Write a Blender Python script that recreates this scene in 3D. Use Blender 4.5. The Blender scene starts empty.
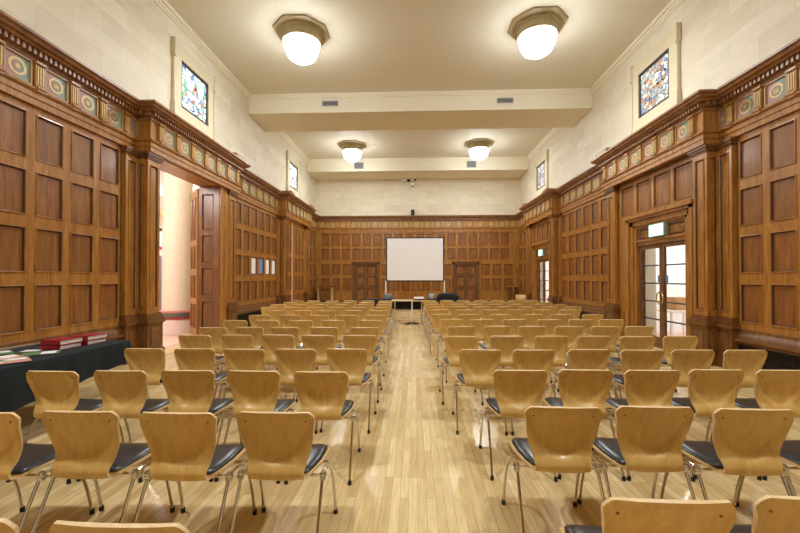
import bpy, bmesh, math, random
from mathutils import Vector, Matrix
random.seed(7)
PI = math.pi
SC = bpy.context.scene
COL = SC.collection

# ------------------------------------------------------------------ camera
FPX = 385.0
PITCH = math.radians(0.6)
YAW = math.atan(15 / FPX)
cam_d = bpy.data.cameras.new('camera')
cam = bpy.data.objects.new('camera', cam_d)
COL.objects.link(cam)
cam.location = (-0.08, 0.0, 1.55)
cam.rotation_euler = (PI / 2 + PITCH, 0, YAW)
cam_d.sensor_fit = 'HORIZONTAL'
cam_d.sensor_width = 36.0
cam_d.lens = 36.0 * FPX / 800.0
cam_d.shift_y = (273.47 - 266.5) / 800.0
cam_d.clip_start = 0.02
cam_d.clip_end = 200
SC.camera = cam

# ------------------------------------------------------------------ world, exposure
w = bpy.data.worlds.new('world')
SC.world = w
w.use_nodes = True
w.node_tree.nodes['Background'].inputs[0].default_value = (0.75, 0.85, 1, 1)
w.node_tree.nodes['Background'].inputs[1].default_value = 1.0
SC.view_settings.view_transform = 'Standard'
SC.view_settings.look = 'None'
SC.view_settings.gamma = 1
SC.view_settings.use_curve_mapping = False
SC.view_settings.exposure = 1.2
LAMP_E = 15.0        # ceiling bowl glow
DOWN_W = 62.0       # downward light of each ceiling bowl
HALL_W = 100.0       # hallway lamp watts
SC.cycles.use_denoising = True
SC.cycles.max_bounces = 10
SC.cycles.diffuse_bounces = 7
SC.cycles.glossy_bounces = 4
SC.cycles.sample_clamp_indirect = 8.0
SC.cycles.caustics_reflective = False
SC.cycles.caustics_refractive = False

# ------------------------------------------------------------------ materials
def s2l(c):
    return tuple((x / 12.92 if x <= 0.04045 else ((x + 0.055) / 1.055) ** 2.4) for x in c)
def rgb(r, g, b):
    return s2l((r / 255, g / 255, b / 255)) + (1,)
def mat(name, col, rough=0.5, metal=0.0, spec=None, coat=0.0):
    m = bpy.data.materials.new(name)
    m.use_nodes = True
    p = m.node_tree.nodes['Principled BSDF']
    p.inputs['Base Color'].default_value = col
    p.inputs['Roughness'].default_value = rough
    p.inputs['Metallic'].default_value = metal
    if spec is not None: p.inputs['Specular IOR Level'].default_value = spec
    if coat: p.inputs['Coat Weight'].default_value = coat; p.inputs['Coat Roughness'].default_value = 0.2
    # gentle procedural mottling
    nt = m.node_tree
    tc = nt.nodes.new('ShaderNodeTexCoord'); no = nt.nodes.new('ShaderNodeTexNoise')
    no.inputs['Scale'].default_value = 14; no.inputs['Detail'].default_value = 4
    nt.links.new(tc.outputs['Object'], no.inputs['Vector'])
    mr = nt.nodes.new('ShaderNodeMapRange'); mr.inputs[3].default_value = 0.92; mr.inputs[4].default_value = 1.06
    nt.links.new(no.outputs[0], mr.inputs[0])
    mx = nt.nodes.new('ShaderNodeMix'); mx.data_type = 'RGBA'; mx.blend_type = 'MULTIPLY'
    mx.inputs[0].default_value = 1.0; mx.inputs[6].default_value = col
    nt.links.new(mr.outputs[0], mx.inputs[7]); nt.links.new(mx.outputs[2], p.inputs['Base Color'])
    return m
def ramp(nt, stops):
    r = nt.nodes.new('ShaderNodeValToRGB')
    e = r.color_ramp.elements
    while len(e) > 1: e.remove(e[-1])
    e[0].position = stops[0][0]; e[0].color = stops[0][1]
    for pos, c in stops[1:]:
        n = e.new(pos); n.color = c
    return r
def wood(name, dark, mid, light, scale=(5, 5, 0.7), rough=0.35, bump=0.06, vary=0.0, coat=0.0):
    m = bpy.data.materials.new(name); m.use_nodes = True
    nt = m.node_tree; p = nt.nodes['Principled BSDF']
    tc = nt.nodes.new('ShaderNodeTexCoord'); mp = nt.nodes.new('ShaderNodeMapping')
    mp.inputs['Scale'].default_value = scale
    nt.links.new(tc.outputs['Object'], mp.inputs[0])
    if vary:
        oi = nt.nodes.new('ShaderNodeObjectInfo'); ad = nt.nodes.new('ShaderNodeVectorMath'); ad.operation = 'ADD'
        sc_ = nt.nodes.new('ShaderNodeMath'); sc_.operation = 'MULTIPLY'; sc_.inputs[1].default_value = 40
        nt.links.new(oi.outputs['Random'], sc_.inputs[0]); nt.links.new(mp.outputs[0], ad.inputs[0]); nt.links.new(sc_.outputs[0], ad.inputs[1])
        vec = ad.outputs[0]
    else: vec = mp.outputs[0]
    n1 = nt.nodes.new('ShaderNodeTexNoise'); n1.inputs['Scale'].default_value = 2.2; n1.inputs['Detail'].default_value = 7
    n1.inputs['Roughness'].default_value = 0.6; n1.inputs['Distortion'].default_value = 0.9
    nt.links.new(vec, n1.inputs['Vector'])
    mp2 = nt.nodes.new('ShaderNodeVectorMath'); mp2.operation = 'MULTIPLY'; mp2.inputs[1].default_value = (7, 7, 1.4)
    nt.links.new(vec, mp2.inputs[0])
    n2 = nt.nodes.new('ShaderNodeTexNoise'); n2.inputs['Scale'].default_value = 4; n2.inputs['Detail'].default_value = 5
    nt.links.new(mp2.outputs[0], n2.inputs['Vector'])
    mxv = nt.nodes.new('ShaderNodeMix'); mxv.inputs[0].default_value = 0.35
    nt.links.new(n1.outputs[0], mxv.inputs[2]); nt.links.new(n2.outputs[0], mxv.inputs[3])
    r = ramp(nt, [(0.3, dark), (0.5, mid), (0.72, light)])
    nt.links.new(mxv.outputs[0], r.inputs[0])
    out = r.outputs[0]
    if vary:
        hs = nt.nodes.new('ShaderNodeHueSaturation'); mr = nt.nodes.new('ShaderNodeMapRange')
        mr.inputs[3].default_value = 1 - vary; mr.inputs[4].default_value = 1 + vary
        nt.links.new(oi.outputs['Random'], mr.inputs[0]); nt.links.new(mr.outputs[0], hs.inputs['Value'])
        nt.links.new(out, hs.inputs['Color']); out = hs.outputs[0]
    nt.links.new(out, p.inputs['Base Color'])
    p.inputs['Roughness'].default_value = rough
    if coat: p.inputs['Coat Weight'].default_value = coat; p.inputs['Coat Roughness'].default_value = 0.15
    b = nt.nodes.new('ShaderNodeBump'); b.inputs['Strength'].default_value = bump; b.inputs['Distance'].default_value = 0.01
    nt.links.new(n2.outputs[0], b.inputs['Height']); nt.links.new(b.outputs[0], p.inputs['Normal'])
    return m
def emis(name, col, s):
    m = bpy.data.materials.new(name); m.use_nodes = True; nt = m.node_tree
    nt.nodes.remove(nt.nodes['Principled BSDF'])
    e = nt.nodes.new('ShaderNodeEmission'); e.inputs[0].default_value = col; e.inputs[1].default_value = s
    nt.links.new(e.outputs[0], nt.nodes['Material Output'].inputs[0])
    return m
def ashlar(name, axis, c1, c2, c3):
    """cream stone blocks laid in courses on a wall; axis = the horizontal axis the wall runs along"""
    m = bpy.data.materials.new(name); m.use_nodes = True; nt = m.node_tree; p = nt.nodes['Principled BSDF']
    tc = nt.nodes.new('ShaderNodeTexCoord'); sp = nt.nodes.new('ShaderNodeSeparateXYZ'); cb = nt.nodes.new('ShaderNodeCombineXYZ')
    nt.links.new(tc.outputs['Object'], sp.inputs[0])
    nt.links.new(sp.outputs[axis], cb.inputs[0]); nt.links.new(sp.outputs[2], cb.inputs[1])
    br = nt.nodes.new('ShaderNodeTexBrick')
    br.inputs['Scale'].default_value = 1.0; br.inputs['Mortar Size'].default_value = 0.004
    br.inputs['Brick Width'].default_value = 1.15; br.inputs['Row Height'].default_value = 0.36
    br.inputs['Color1'].default_value = c1; br.inputs['Color2'].default_value = c2; br.inputs['Mortar'].default_value = c3
    br.inputs['Mortar Smooth'].default_value = 0.6
    nt.links.new(cb.outputs[0], br.inputs['Vector'])
    no = nt.nodes.new('ShaderNodeTexNoise'); no.inputs['Scale'].default_value = 2.2; no.inputs['Detail'].default_value = 8
    mpp = nt.nodes.new('ShaderNodeMapping'); mpp.inputs['Scale'].default_value = (1, 1, 2.5)
    nt.links.new(tc.outputs['Object'], mpp.inputs[0]); nt.links.new(mpp.outputs[0], no.inputs['Vector'])
    mr = nt.nodes.new('ShaderNodeMapRange'); mr.inputs[1].default_value = 0.3; mr.inputs[2].default_value = 0.7
    mr.inputs[3].default_value = 0.93; mr.inputs[4].default_value = 1.04
    nt.links.new(no.outputs[0], mr.inputs[0])
    mx = nt.nodes.new('ShaderNodeMix'); mx.data_type = 'RGBA'; mx.blend_type = 'MULTIPLY'; mx.inputs[0].default_value = 1
    nt.links.new(br.outputs[0], mx.inputs[6]); nt.links.new(mr.outputs[0], mx.inputs[7])
    nt.links.new(mx.outputs[2], p.inputs['Base Color'])
    p.inputs['Roughness'].default_value = 0.6
    b = nt.nodes.new('ShaderNodeBump'); b.inputs['Strength'].default_value = 0.15; b.inputs['Distance'].default_value = 0.01
    nt.links.new(no.outputs[0], b.inputs['Height']); nt.links.new(b.outputs[0], p.inputs['Normal'])
    return m
def floor_mat():
    m = bpy.data.materials.new('maple_strip_floor'); m.use_nodes = True; nt = m.node_tree; p = nt.nodes['Principled BSDF']
    tc = nt.nodes.new('ShaderNodeTexCoord'); sp = nt.nodes.new('ShaderNodeSeparateXYZ'); cb = nt.nodes.new('ShaderNodeCombineXYZ')
    nt.links.new(tc.outputs['Object'], sp.inputs[0])
    nt.links.new(sp.outputs[1], cb.inputs[0]); nt.links.new(sp.outputs[0], cb.inputs[1])
    br = nt.nodes.new('ShaderNodeTexBrick'); br.offset = 0.37; br.offset_frequency = 3
    br.inputs['Scale'].default_value = 1.0; br.inputs['Mortar Size'].default_value = 0.0012
    br.inputs['Brick Width'].default_value = 0.75; br.inputs['Row Height'].default_value = 0.062; br.inputs['Bias'].default_value = 0.0
    br.inputs['Color1'].default_value = rgb(230, 208, 158); br.inputs['Color2'].default_value = rgb(204, 174, 120)
    br.inputs['Mortar'].default_value = rgb(168, 134, 86)
    nt.links.new(cb.outputs[0], br.inputs['Vector'])
    mp = nt.nodes.new('ShaderNodeMapping'); mp.inputs['Scale'].default_value = (30, 2.5, 1)
    nt.links.new(tc.outputs['Object'], mp.inputs[0])
    no = nt.nodes.new('ShaderNodeTexNoise'); no.inputs['Scale'].default_value = 1.5; no.inputs['Detail'].default_value = 6
    nt.links.new(mp.outputs[0], no.inputs['Vector'])
    mr = nt.nodes.new('ShaderNodeMapRange'); mr.inputs[1].default_value = 0.3; mr.inputs[2].default_value = 0.7
    mr.inputs[3].default_value = 0.84; mr.inputs[4].default_value = 1.08
    nt.links.new(no.outputs[0], mr.inputs[0])
    mx = nt.nodes.new('ShaderNodeMix'); mx.data_type = 'RGBA'; mx.blend_type = 'MULTIPLY'; mx.inputs[0].default_value = 1
    nt.links.new(br.outputs[0], mx.inputs[6]); nt.links.new(mr.outputs[0], mx.inputs[7])
    nt.links.new(mx.outputs[2], p.inputs['Base Color'])
    p.inputs['Roughness'].default_value = 0.22
    n3 = nt.nodes.new('ShaderNodeTexNoise'); n3.inputs['Scale'].default_value = 1.3; n3.inputs['Detail'].default_value = 4
    nt.links.new(tc.outputs['Object'], n3.inputs['Vector'])
    mr3 = nt.nodes.new('ShaderNodeMapRange'); mr3.inputs[3].default_value = 0.12; mr3.inputs[4].default_value = 0.34
    nt.links.new(n3.outputs[0], mr3.inputs[0]); nt.links.new(mr3.outputs[0], p.inputs['Roughness'])
    b = nt.nodes.new('ShaderNodeBump'); b.inputs['Strength'].default_value = 0.12; b.inputs['Distance'].default_value = 0.004
    nt.links.new(no.outputs[0], b.inputs['Height']); nt.links.new(b.outputs[0], p.inputs['Normal'])
    return m
def stained(name, stops, seed, s):
    m = bpy.data.materials.new(name); m.use_nodes = True; nt = m.node_tree
    nt.nodes.remove(nt.nodes['Principled BSDF'])
    tc = nt.nodes.new('ShaderNodeTexCoord'); mp = nt.nodes.new('ShaderNodeMapping')
    mp.inputs['Location'].default_value = (seed, seed * 1.7, seed * 0.3)
    nt.links.new(tc.outputs['Object'], mp.inputs[0])
    v = nt.nodes.new('ShaderNodeTexVoronoi'); v.inputs['Scale'].default_value = 10
    nt.links.new(mp.outputs[0], v.inputs['Vector'])
    sp = nt.nodes.new('ShaderNodeSeparateColor'); nt.links.new(v.outputs['Color'], sp.inputs[0])
    r = ramp(nt, stops); r.color_ramp.interpolation = 'CONSTANT'
    nt.links.new(sp.outputs[0], r.inputs[0])
    v2 = nt.nodes.new('ShaderNodeTexVoronoi'); v2.feature = 'DISTANCE_TO_EDGE'; v2.inputs['Scale'].default_value = 10
    nt.links.new(mp.outputs[0], v2.inputs['Vector'])
    lt = nt.nodes.new('ShaderNodeMath'); lt.operation = 'GREATER_THAN'; lt.inputs[1].default_value = 0.035
    nt.links.new(v2.outputs['Distance'], lt.inputs[0])
    mx = nt.nodes.new('ShaderNodeMix'); mx.data_type = 'RGBA'; mx.inputs[6].default_value = (0.03, 0.03, 0.03, 1)
    nt.links.new(lt.outputs[0], mx.inputs[0]); nt.links.new(r.outputs[0], mx.inputs[7])
    e = nt.nodes.new('ShaderNodeEmission'); e.inputs[1].default_value = s
    nt.links.new(mx.outputs[2], e.inputs[0]); nt.links.new(e.outputs[0], nt.nodes['Material Output'].inputs[0])
    return m

M = {}
M['oak'] = wood('oak', rgb(114, 70, 24), rgb(160, 107, 44), rgb(194, 143, 74), rough=0.33, coat=0.15)
M['oak_panel'] = wood('oak_panel_field', rgb(98, 58, 24), rgb(134, 84, 38), rgb(168, 114, 58), rough=0.36, coat=0.15)
M['oak_dark'] = wood('oak_dark', rgb(80, 48, 20), rgb(112, 72, 34), rgb(146, 100, 54), rough=0.35)
M['groove_shade'] = wood('oak_groove_shade', rgb(48, 26, 12), rgb(68, 38, 18), rgb(92, 54, 28), rough=0.4)  # darker oak tone that paints shade into the panel grooves
M['cornice'] = wood('oak_cornice', rgb(106, 68, 40), rgb(142, 98, 62), rgb(176, 130, 88), scale=(2, 2, 3), rough=0.4)
M['dentil_gap'] = mat('cornice_shadow_paint', rgb(60, 30, 24), 0.6)
M['gold'] = mat('gold_paint', rgb(206, 178, 112), 0.45, 0.1)
M['bead'] = mat('gilded_oak_bead', rgb(176, 138, 84), 0.45)
M['red_paint'] = mat('dusky_red_paint', rgb(164, 122, 112), 0.5)
M['green_paint'] = mat('grey_green_paint', rgb(126, 142, 128), 0.5)
M['cream_paint'] = mat('old_cream_paint', rgb(160, 140, 112), 0.5)
M['stone_side'] = ashlar('cream_stone_side', 1, rgb(228, 221, 202), rgb(216, 206, 184), rgb(198, 187, 163))
M['stone_end'] = ashlar('cream_stone_end', 0, rgb(226, 217, 194), rgb(215, 204, 178), rgb(198, 186, 158))
M['stone_plain'] = mat('carved_cream_stone', rgb(220, 209, 180), 0.6)
M['plaster'] = mat('ceiling_plaster', rgb(224, 219, 200), 0.7)
M['beam'] = mat('beam_plaster', rgb(236, 229, 208), 0.7)
M['beam_under'] = M['beam']
M['floor'] = floor_mat()
M['grille'] = mat('dark_bronze_grille', rgb(40, 30, 24), 0.5, 0.3)
M['beech'] = wood('beech_plywood', rgb(188, 148, 78), rgb(208, 171, 99), rgb(222, 188, 120), scale=(9, 9, 1.2), rough=0.42, bump=0.02, vary=0.07, coat=0.12)
M['beech_edge'] = wood('beech_ply_edge', rgb(210, 176, 122), rgb(228, 198, 150), rgb(238, 214, 170), rough=0.45, bump=0.0)
M['vinyl'] = mat('black_vinyl', rgb(38, 40, 42), 0.32, 0.0, 0.6)
M['chrome'] = mat('chrome', rgb(214, 212, 206), 0.16, 1.0)
M['rubber'] = mat('black_rubber', rgb(24, 22, 22), 0.6)
M['black'] = mat('black_fabric', rgb(26, 26, 28), 0.8)
M['brass'] = mat('brass', rgb(214, 186, 120), 0.25, 1.0)
M['bronze'] = mat('lamp_bronze', rgb(178, 164, 128), 0.5, 0.1)
M['glow'] = emis('lit_opal_glass', (0.95, 0.99, 1.0, 1), LAMP_E)
M['screen'] = mat('white_screen', rgb(248, 249, 255), 0.8)
M['white'] = mat('white_metal', rgb(235, 232, 226), 0.4)
M['grey'] = mat('grey_metal', rgb(160, 162, 168), 0.45, 0.2)
M['cloth'] = mat('dark_teal_cloth', rgb(14, 26, 31), 0.9)
M['book_red'] = mat('crimson_book_cover', rgb(150, 22, 34), 0.5)
M['paper'] = mat('white_paper', rgb(240, 236, 236), 0.7)
M['paper_blue'] = mat('blue_poster', rgb(110, 150, 205), 0.6)
M['leaf_pink'] = mat('pink_print', rgb(206, 150, 132), 0.5)
M['leaf_green'] = mat('green_print', rgb(96, 132, 92), 0.5)
M['leaf_dark'] = mat('dark_print', rgb(40, 56, 44), 0.5)
M['hall_wall'] = mat('hallway_pale_wall', rgb(238, 228, 222), 0.7)
M['hall_floor'] = mat('hallway_stone_floor', rgb(226, 196, 180), 0.5)
M['hall_cream'] = mat('hallway_cream_column', rgb(240, 234, 214), 0.6)
M['band_pink'] = mat('pink_band', rgb(206, 140, 136), 0.5)
M['band_green'] = mat('green_band', rgb(96, 122, 104), 0.5)
M['band_red'] = mat('red_band', rgb(176, 52, 62), 0.5)
M['ochre'] = mat('ochre_mural', rgb(216, 164, 96), 0.6)
M['slate'] = mat('grey_door', rgb(140, 132, 150), 0.6)
M['exit'] = emis('lit_exit_sign', (0.72, 1.0, 0.86, 1), 0.62)
M['exit_green'] = mat('exit_green', rgb(150, 178, 160), 0.5)
M['blue_sticker'] = mat('blue_sticker', rgb(90, 130, 190), 0.5)
M['lead'] = mat('lead', rgb(70, 72, 76), 0.5, 0.3)
M['cardboard'] = mat('brown_cardboard', rgb(176, 134, 92), 0.8)
M['pale_wood'] = wood('pale_beech_legs', rgb(190, 160, 112), rgb(208, 182, 136), rgb(222, 200, 156), rough=0.45)
M['glass'] = mat('clear_glass', (1, 1, 1, 1), 0.02)
_p = M['glass'].node_tree.nodes['Principled BSDF']
_p.inputs['Transmission Weight'].default_value = 1.0
_p.inputs['IOR'].default_value = 1.02

# ------------------------------------------------------------------ mesh builder
class MB:
    def __init__(s): s.v = []; s.f = []; s.m = []
    def quad(s, pts, mi=0):
        b = len(s.v); s.v += [tuple(p) for p in pts]; s.f.append(tuple(range(b, b + len(pts)))); s.m.append(mi)
    def box(s, x0, x1, y0, y1, z0, z1, mi=0, F=None):
        P = [(x, y, z) for x in (x0, x1) for y in (y0, y1) for z in (z0, z1)]
        if F: P = [F(*p) for p in P]
        b = len(s.v); s.v += P
        for q in ((0, 1, 3, 2), (4, 6, 7, 5), (0, 4, 5, 1), (2, 3, 7, 6), (0, 2, 6, 4), (1, 5, 7, 3)):
            s.f.append(tuple(b + i for i in q)); s.m.append(mi)
    def rings(s, rings, mi=0, closed=True, caps=(True, True)):
        b = len(s.v); n = len(rings[0])
        for r in rings: s.v += [tuple(p) for p in r]
        for i in range(len(rings) - 1):
            for j in range(n if closed else n - 1):
                k = (j + 1) % n
                s.f.append((b + i * n + j, b + i * n + k, b + (i + 1) * n + k, b + (i + 1) * n + j)); s.m.append(mi)
        if caps[0]: s.f.append(tuple(b + j for j in range(n))[::-1]); s.m.append(mi)
        if caps[1]: s.f.append(tuple(b + (len(rings) - 1) * n + j for j in range(n))); s.m.append(mi)
    def lathe(s, prof, c=(0, 0), n=24, mi=0, rot=0.0, caps=(True, True)):
        s.rings([[(c[0] + r * math.cos(rot + 2 * PI * k / n), c[1] + r * math.sin(rot + 2 * PI * k / n), z) for k in range(n)] for r, z in prof], mi, True, caps)
    def tube(s, pts, r, n=8, mi=0):
        pts = [Vector(p) for p in pts]; R = []
        rr = r if isinstance(r, (list, tuple)) else [r] * len(pts)
        up0 = None
        for i, p in enumerate(pts):
            t = (pts[min(i + 1, len(pts) - 1)] - pts[max(i - 1, 0)]).normalized()
            if up0 is None:
                a = Vector((0, 0, 1)) if abs(t.z) < 0.9 else Vector((1, 0, 0))
                up0 = (a - t * a.dot(t)).normalized()
            else: up0 = (up0 - t * up0.dot(t)).normalized()
            sd = t.cross(up0)
            R.append([p + (up0 * math.cos(2 * PI * k / n) + sd * math.sin(2 * PI * k / n)) * rr[i] for k in range(n)])
        s.rings(R, mi)
    def build(s, name, mats, parent=None, smooth=True, recalc=True, sharp=35):
        me = bpy.data.meshes.new(name)
        me.from_pydata(s.v, [], s.f)
        for m_ in (mats if isinstance(mats, (list, tuple)) else [mats]): me.materials.append(m_)
        me.polygons.foreach_set('material_index', s.m)
        bm = bmesh.new(); bm.from_mesh(me)
        if recalc:
            bmesh.ops.remove_doubles(bm, verts=bm.verts, dist=1e-6)
            bmesh.ops.recalc_face_normals(bm, faces=bm.faces)
        if smooth:
            for f in bm.faces: f.smooth = True
            for e in bm.edges:
                if len(e.link_faces) != 2 or e.calc_face_angle(3.0) > math.radians(sharp): e.smooth = False
        bm.to_mesh(me); bm.free(); me.update()
        o = bpy.data.objects.new(name, me); COL.objects.link(o)
        if parent: o.parent = parent
        return o
def kind(o, k='structure'): o['kind'] = k; return o
def tag(o, label, cat, group=None):
    o['label'] = label; o['category'] = cat
    if group: o['group'] = group
    return o
def empty(name, loc=(0, 0, 0), rz=0.0):
    o = bpy.data.objects.new(name, None); COL.objects.link(o); o.location = loc; o.rotation_euler = (0, 0, rz)
    o.empty_display_size = 0.1
    return o
def bevel(o, wd=0.004, seg=2):
    b = o.modifiers.new('bevel', 'BEVEL'); b.width = wd; b.segments = seg; b.limit_method = 'ANGLE'; return o

# ------------------------------------------------------------------ wall frames: (u along wall, d into room, z)
P = 5.35                        # panelling plane of the recessed bays
YB = 20.3                       # end wall panelling plane
FL = lambda u, d, z: (-P + d, u, z)
FR = lambda u, d, z: (P - d, u, z)
FE = lambda u, d, z: (u, YB - d, z)
def shift(F, dd): return lambda u, d, z: F(u, d + dd, z)

def panelling(F, u0, u1, z0, z1, cols, rows, d=0.0, depth=0.024, holes=(), thick=0.03):
    """framed panelling: stiles and rails in one plane, each panel sunk behind a moulding"""
    mb = MB()
    us = sorted(set([u0, u1] + [c for p in cols for c in p])); zs = sorted(set([z0, z1] + [c for p in rows for c in p]))
    def inhole(a, b, c, e):
        return any(a >= h[0] - 1e-6 and b <= h[1] + 1e-6 and c >= h[2] - 1e-6 and e <= h[3] + 1e-6 for h in holes)
    for h in holes: us = sorted(set(us + [h[0], h[1]])); zs = sorted(set(zs + [h[2], h[3]]))
    cs = {(round(a, 4), round(b, 4)) for a, b in cols}; rs = {(round(a, 4), round(b, 4)) for a, b in rows}
    for i in range(len(us) - 1):
        for j in range(len(zs) - 1):
            a, b, c, e = us[i], us[i + 1], zs[j], zs[j + 1]
            if inhole(a, b, c, e): continue
            if (round(a, 4), round(b, 4)) in cs and (round(c, 4), round(e, 4)) in rs:
                steps = [(0, 0), (0.001, 0.012), (0.010, 0.014), (0.018, 0.002), (0.027, -depth * 0.8), (0.031, -depth)]
                prev = None
                for si_, (ins, dd) in enumerate(steps):
                    R = [F(a + ins, d + dd, c + ins), F(b - ins, d + dd, c + ins), F(b - ins, d + dd, e - ins), F(a + ins, d + dd, e - ins)]
                    if prev:
                        for k in range(4): mb.quad([prev[k], prev[(k + 1) % 4], R[(k + 1) % 4], R[k]], 2 if si_ >= 4 else 0)
                    prev = R
                mb.quad(prev, 1)
            else:
                mb.quad([F(a, d, c), F(b, d, c), F(b, d, e), F(a, d, e)], 0)
    return mb
def fin_panel(mb, name, parent, mats=None):
    """panel faces are open sheets backed by the wall behind them"""
    return mb.build(name, (mats or [M['oak'], M['oak_panel']]) + [M['groove_shade']], parent, smooth=False)

def sweep(path, inward, prof, sel=None):
    """sweep a closed (d, z) profile along a 2-D path with mitred corners; inward picks the room side"""
    n = len(path); pts = [Vector(p) for p in path]; off = []
    for i in range(n):
        def nrm(a, b):
            t = (b - a).normalized(); return Vector((-t.y, t.x)) * inward
        if i == 0: m = nrm(pts[0], pts[1])
        elif i == n - 1: m = nrm(pts[-2], pts[-1])
        else:
            a, b = nrm(pts[i - 1], pts[i]), nrm(pts[i], pts[i + 1])
            m = (a + b).normalized(); m = m / max(0.3, m.dot(a))
        off.append(m)
    mb = MB()
    for g in (sel or [(0, n)]):
        R = [[(pts[i].x + off[i].x * d, pts[i].y + off[i].y * d, z) for d, z in prof] for i in range(*g)]
        mb.rings(R)
    return mb

ROWS = [(0.81, 1.45), (1.62, 2.24), (2.40, 3.02), (3.18, 3.82)]
ZT = 3.92                        # underside of the architrave
PB = 0.27                        # how far the door bays stand forward
BAY_B = (7.06, 10.66); BAY_D = (14.64, 18.05)
Y0 = -6.0
CORN = [(0, 4.52), (0.05, 4.52), (0.055, 4.56), (0.08, 4.575), (0.08, 4.655), (0.15, 4.66), (0.17, 4.685), (0.22, 4.70), (0.235, 4.735), (0.27, 4.755), (0.27, 4.79), (0, 4.79)]
ARCH = [(0, 3.92), (0.045, 3.92), (0.045, 4.01), (0.06, 4.015), (0.06, 4.09), (0.075, 4.10), (0.095, 4.125), (0.095, 4.145), (0.02, 4.15), (0, 4.15)]
LEDGE = [(0, 0.44), (0.03, 0.44), (0.05, 0.47), (0.10, 0.50), (0.10, 0.53), (0.06, 0.545), (0.045, 0.62), (0.02, 0.65), (0.02, 0.69), (0, 0.70)]

def cols_between(a, b, n, st=0.155, edge=0.11):
    w_ = (b - a - 2 * edge - (n - 1) * st) / n
    return [(a + edge + i * (w_ + st), a + edge + i * (w_ + st) + w_) for i in range(n)]

# ================================================================== SETTING
fb = MB(); fb.box(-5.6, 5.6, Y0, YB + 0.3, -0.1, 0.0)
floor = kind(fb.build('floor', M['floor'], smooth=False))
cb_ = MB(); cb_.box(-5.8, 5.8, Y0 - 0.2, YB + 0.4, 7.38, 7.5)
ceiling = kind(cb_.build('ceiling', M['plaster'], smooth=False))
def beam(y0, y1, z0, name):
    b = MB(); b.box(-5.4, 5.4, y0, y1, z0, 7.38); o = b.build('ceiling_beam', M['beam'], ceiling, smooth=False)
    t = MB()
    t.box(-5.4, 5.4, y0 - 0.03, y0, 7.24, 7.30); t.box(-5.4, 5.4, y0 - 0.05, y0, 7.30, 7.38); t.box(-5.4, 5.4, y0 - 0.015, y0 + 0.01, z0 - 0.0, z0 + 0.05)
    t.build('beam_moulding', M['beam'], o, smooth=False)
beam(12.05, 13.56, 6.77, 'a'); beam(18.75, YB + 0.2, 6.76, 'b')
for s in (-1, 1):
    c = MB()
    for k, (d, z) in enumerate(((0.10, 7.30), (0.06, 7.24), (0.03, 7.19))):
        x = s * 5.41; c.box(min(x, x - s * d), max(x, x - s * d), Y0, YB + 0.1, z, z + 0.08 if k == 0 else 7.30)
    c.build('ceiling_cornice', M['beam'], ceiling, smooth=False)

def side_wall(side, openings):
    s = -1 if side == 'left' else 1
    F = FL if s < 0 else FR
    mb = MB()
    xi, xo = s * 5.41, s * 5.66
    a, b = min(xi, xo), max(xi, xo)
    mb.box(a, b, Y0, YB + 0.3, 3.94, 7.40)
    y = Y0
    for (o0, o1, zt) in openings:
        mb.box(a, b, y, o0, 0, 3.94)
        if zt < 3.93: mb.box(a, b, o0, o1, zt, 3.94)
        y = o1
    mb.box(a, b, y, YB + 0.3, 0, 3.94)
    wall = kind(mb.build('wall_' + side, M['stone_side'], smooth=False))
    return wall, F, s
wall_l, _, _ = side_wall('left', [(7.42, 9.78, 3.93), (15.05, 17.65, 3.93)])
wall_r, _, _ = side_wall('right', [(7.70, 9.40, 2.36), (15.36, 17.14, 2.36)])
e = MB(); e.box(-5.7, 5.7, YB + 0.06, YB + 0.3, 0, 7.4)
wall_b = kind(e.build('wall_back', M['stone_end'], smooth=False))
e = MB(); e.box(-5.7, 5.7, Y0 - 0.2, Y0, 0, 7.4)
wall_f = kind(e.build('wall_front', M['stone_end'], smooth=False))

# recessed bays of panelling on both side walls
AY = []                                        # bay A columns counted back from its end
w_, st_ = 0.415, 0.13
k = 6.645
while k > -1.4:
    AY.append((k - w_, k)); k -= w_ + st_
AY = AY[::-1]
for wall, F in ((wall_l, FL), (wall_r, FR)):
    fin_panel(panelling(F, Y0, 6.68, 0.70, ZT, AY, ROWS), 'oak_panelling', wall)
    fin_panel(panelling(F, 10.66, 14.64, 0.70, ZT, cols_between(10.98, 14.42, 6, 0.13, 0.03), ROWS), 'oak_panelling', wall)
    fin_panel(panelling(F, 18.05, YB, 0.70, ZT, cols_between(18.4, YB - 0.2, 3, 0.14, 0.03), ROWS), 'oak_panelling', wall)
    for a, b in ((Y0, 6.66), (10.96, 14.42), (18.4, YB)):
        mb = MB()                              # moulded ledge over the heating grille
        R = [[F(u, d, z) for d, z in LEDGE] for u in (a, b)]
        mb.rings(R); mb.build('ledge_moulding', M['oak_dark'], wall)
        g = MB(); g.box(a, b, -0.05, 0.0, 0.0, 0.44, 0, F)
        u = a
        while u < b:
            g.box(u, u + 0.012, 0.0, 0.012, 0.09, 0.42, 0, F); u += 0.034
        for z in (0.09, 0.19, 0.30, 0.40): g.box(a, b, 0.0, 0.016, z, z + 0.012, 0, F)
        g.box(a, b, 0.0, 0.03, 0.0, 0.08, 0, F)
        g.build('heating_grille', M['grille'], wall, smooth=False)

# back wall
BC = [(-5.06 + i * 0.556, -5.06 + i * 0.556 + 0.435) for i in range(0, 19) if -5.06 + i * 0.556 + 0.435 < 5.1]
DOORS_B = [(-3.40, -1.95), (1.88, 3.28)]
holes = [(a, b, 0.0, 2.36) for a, b in DOORS_B]
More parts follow.
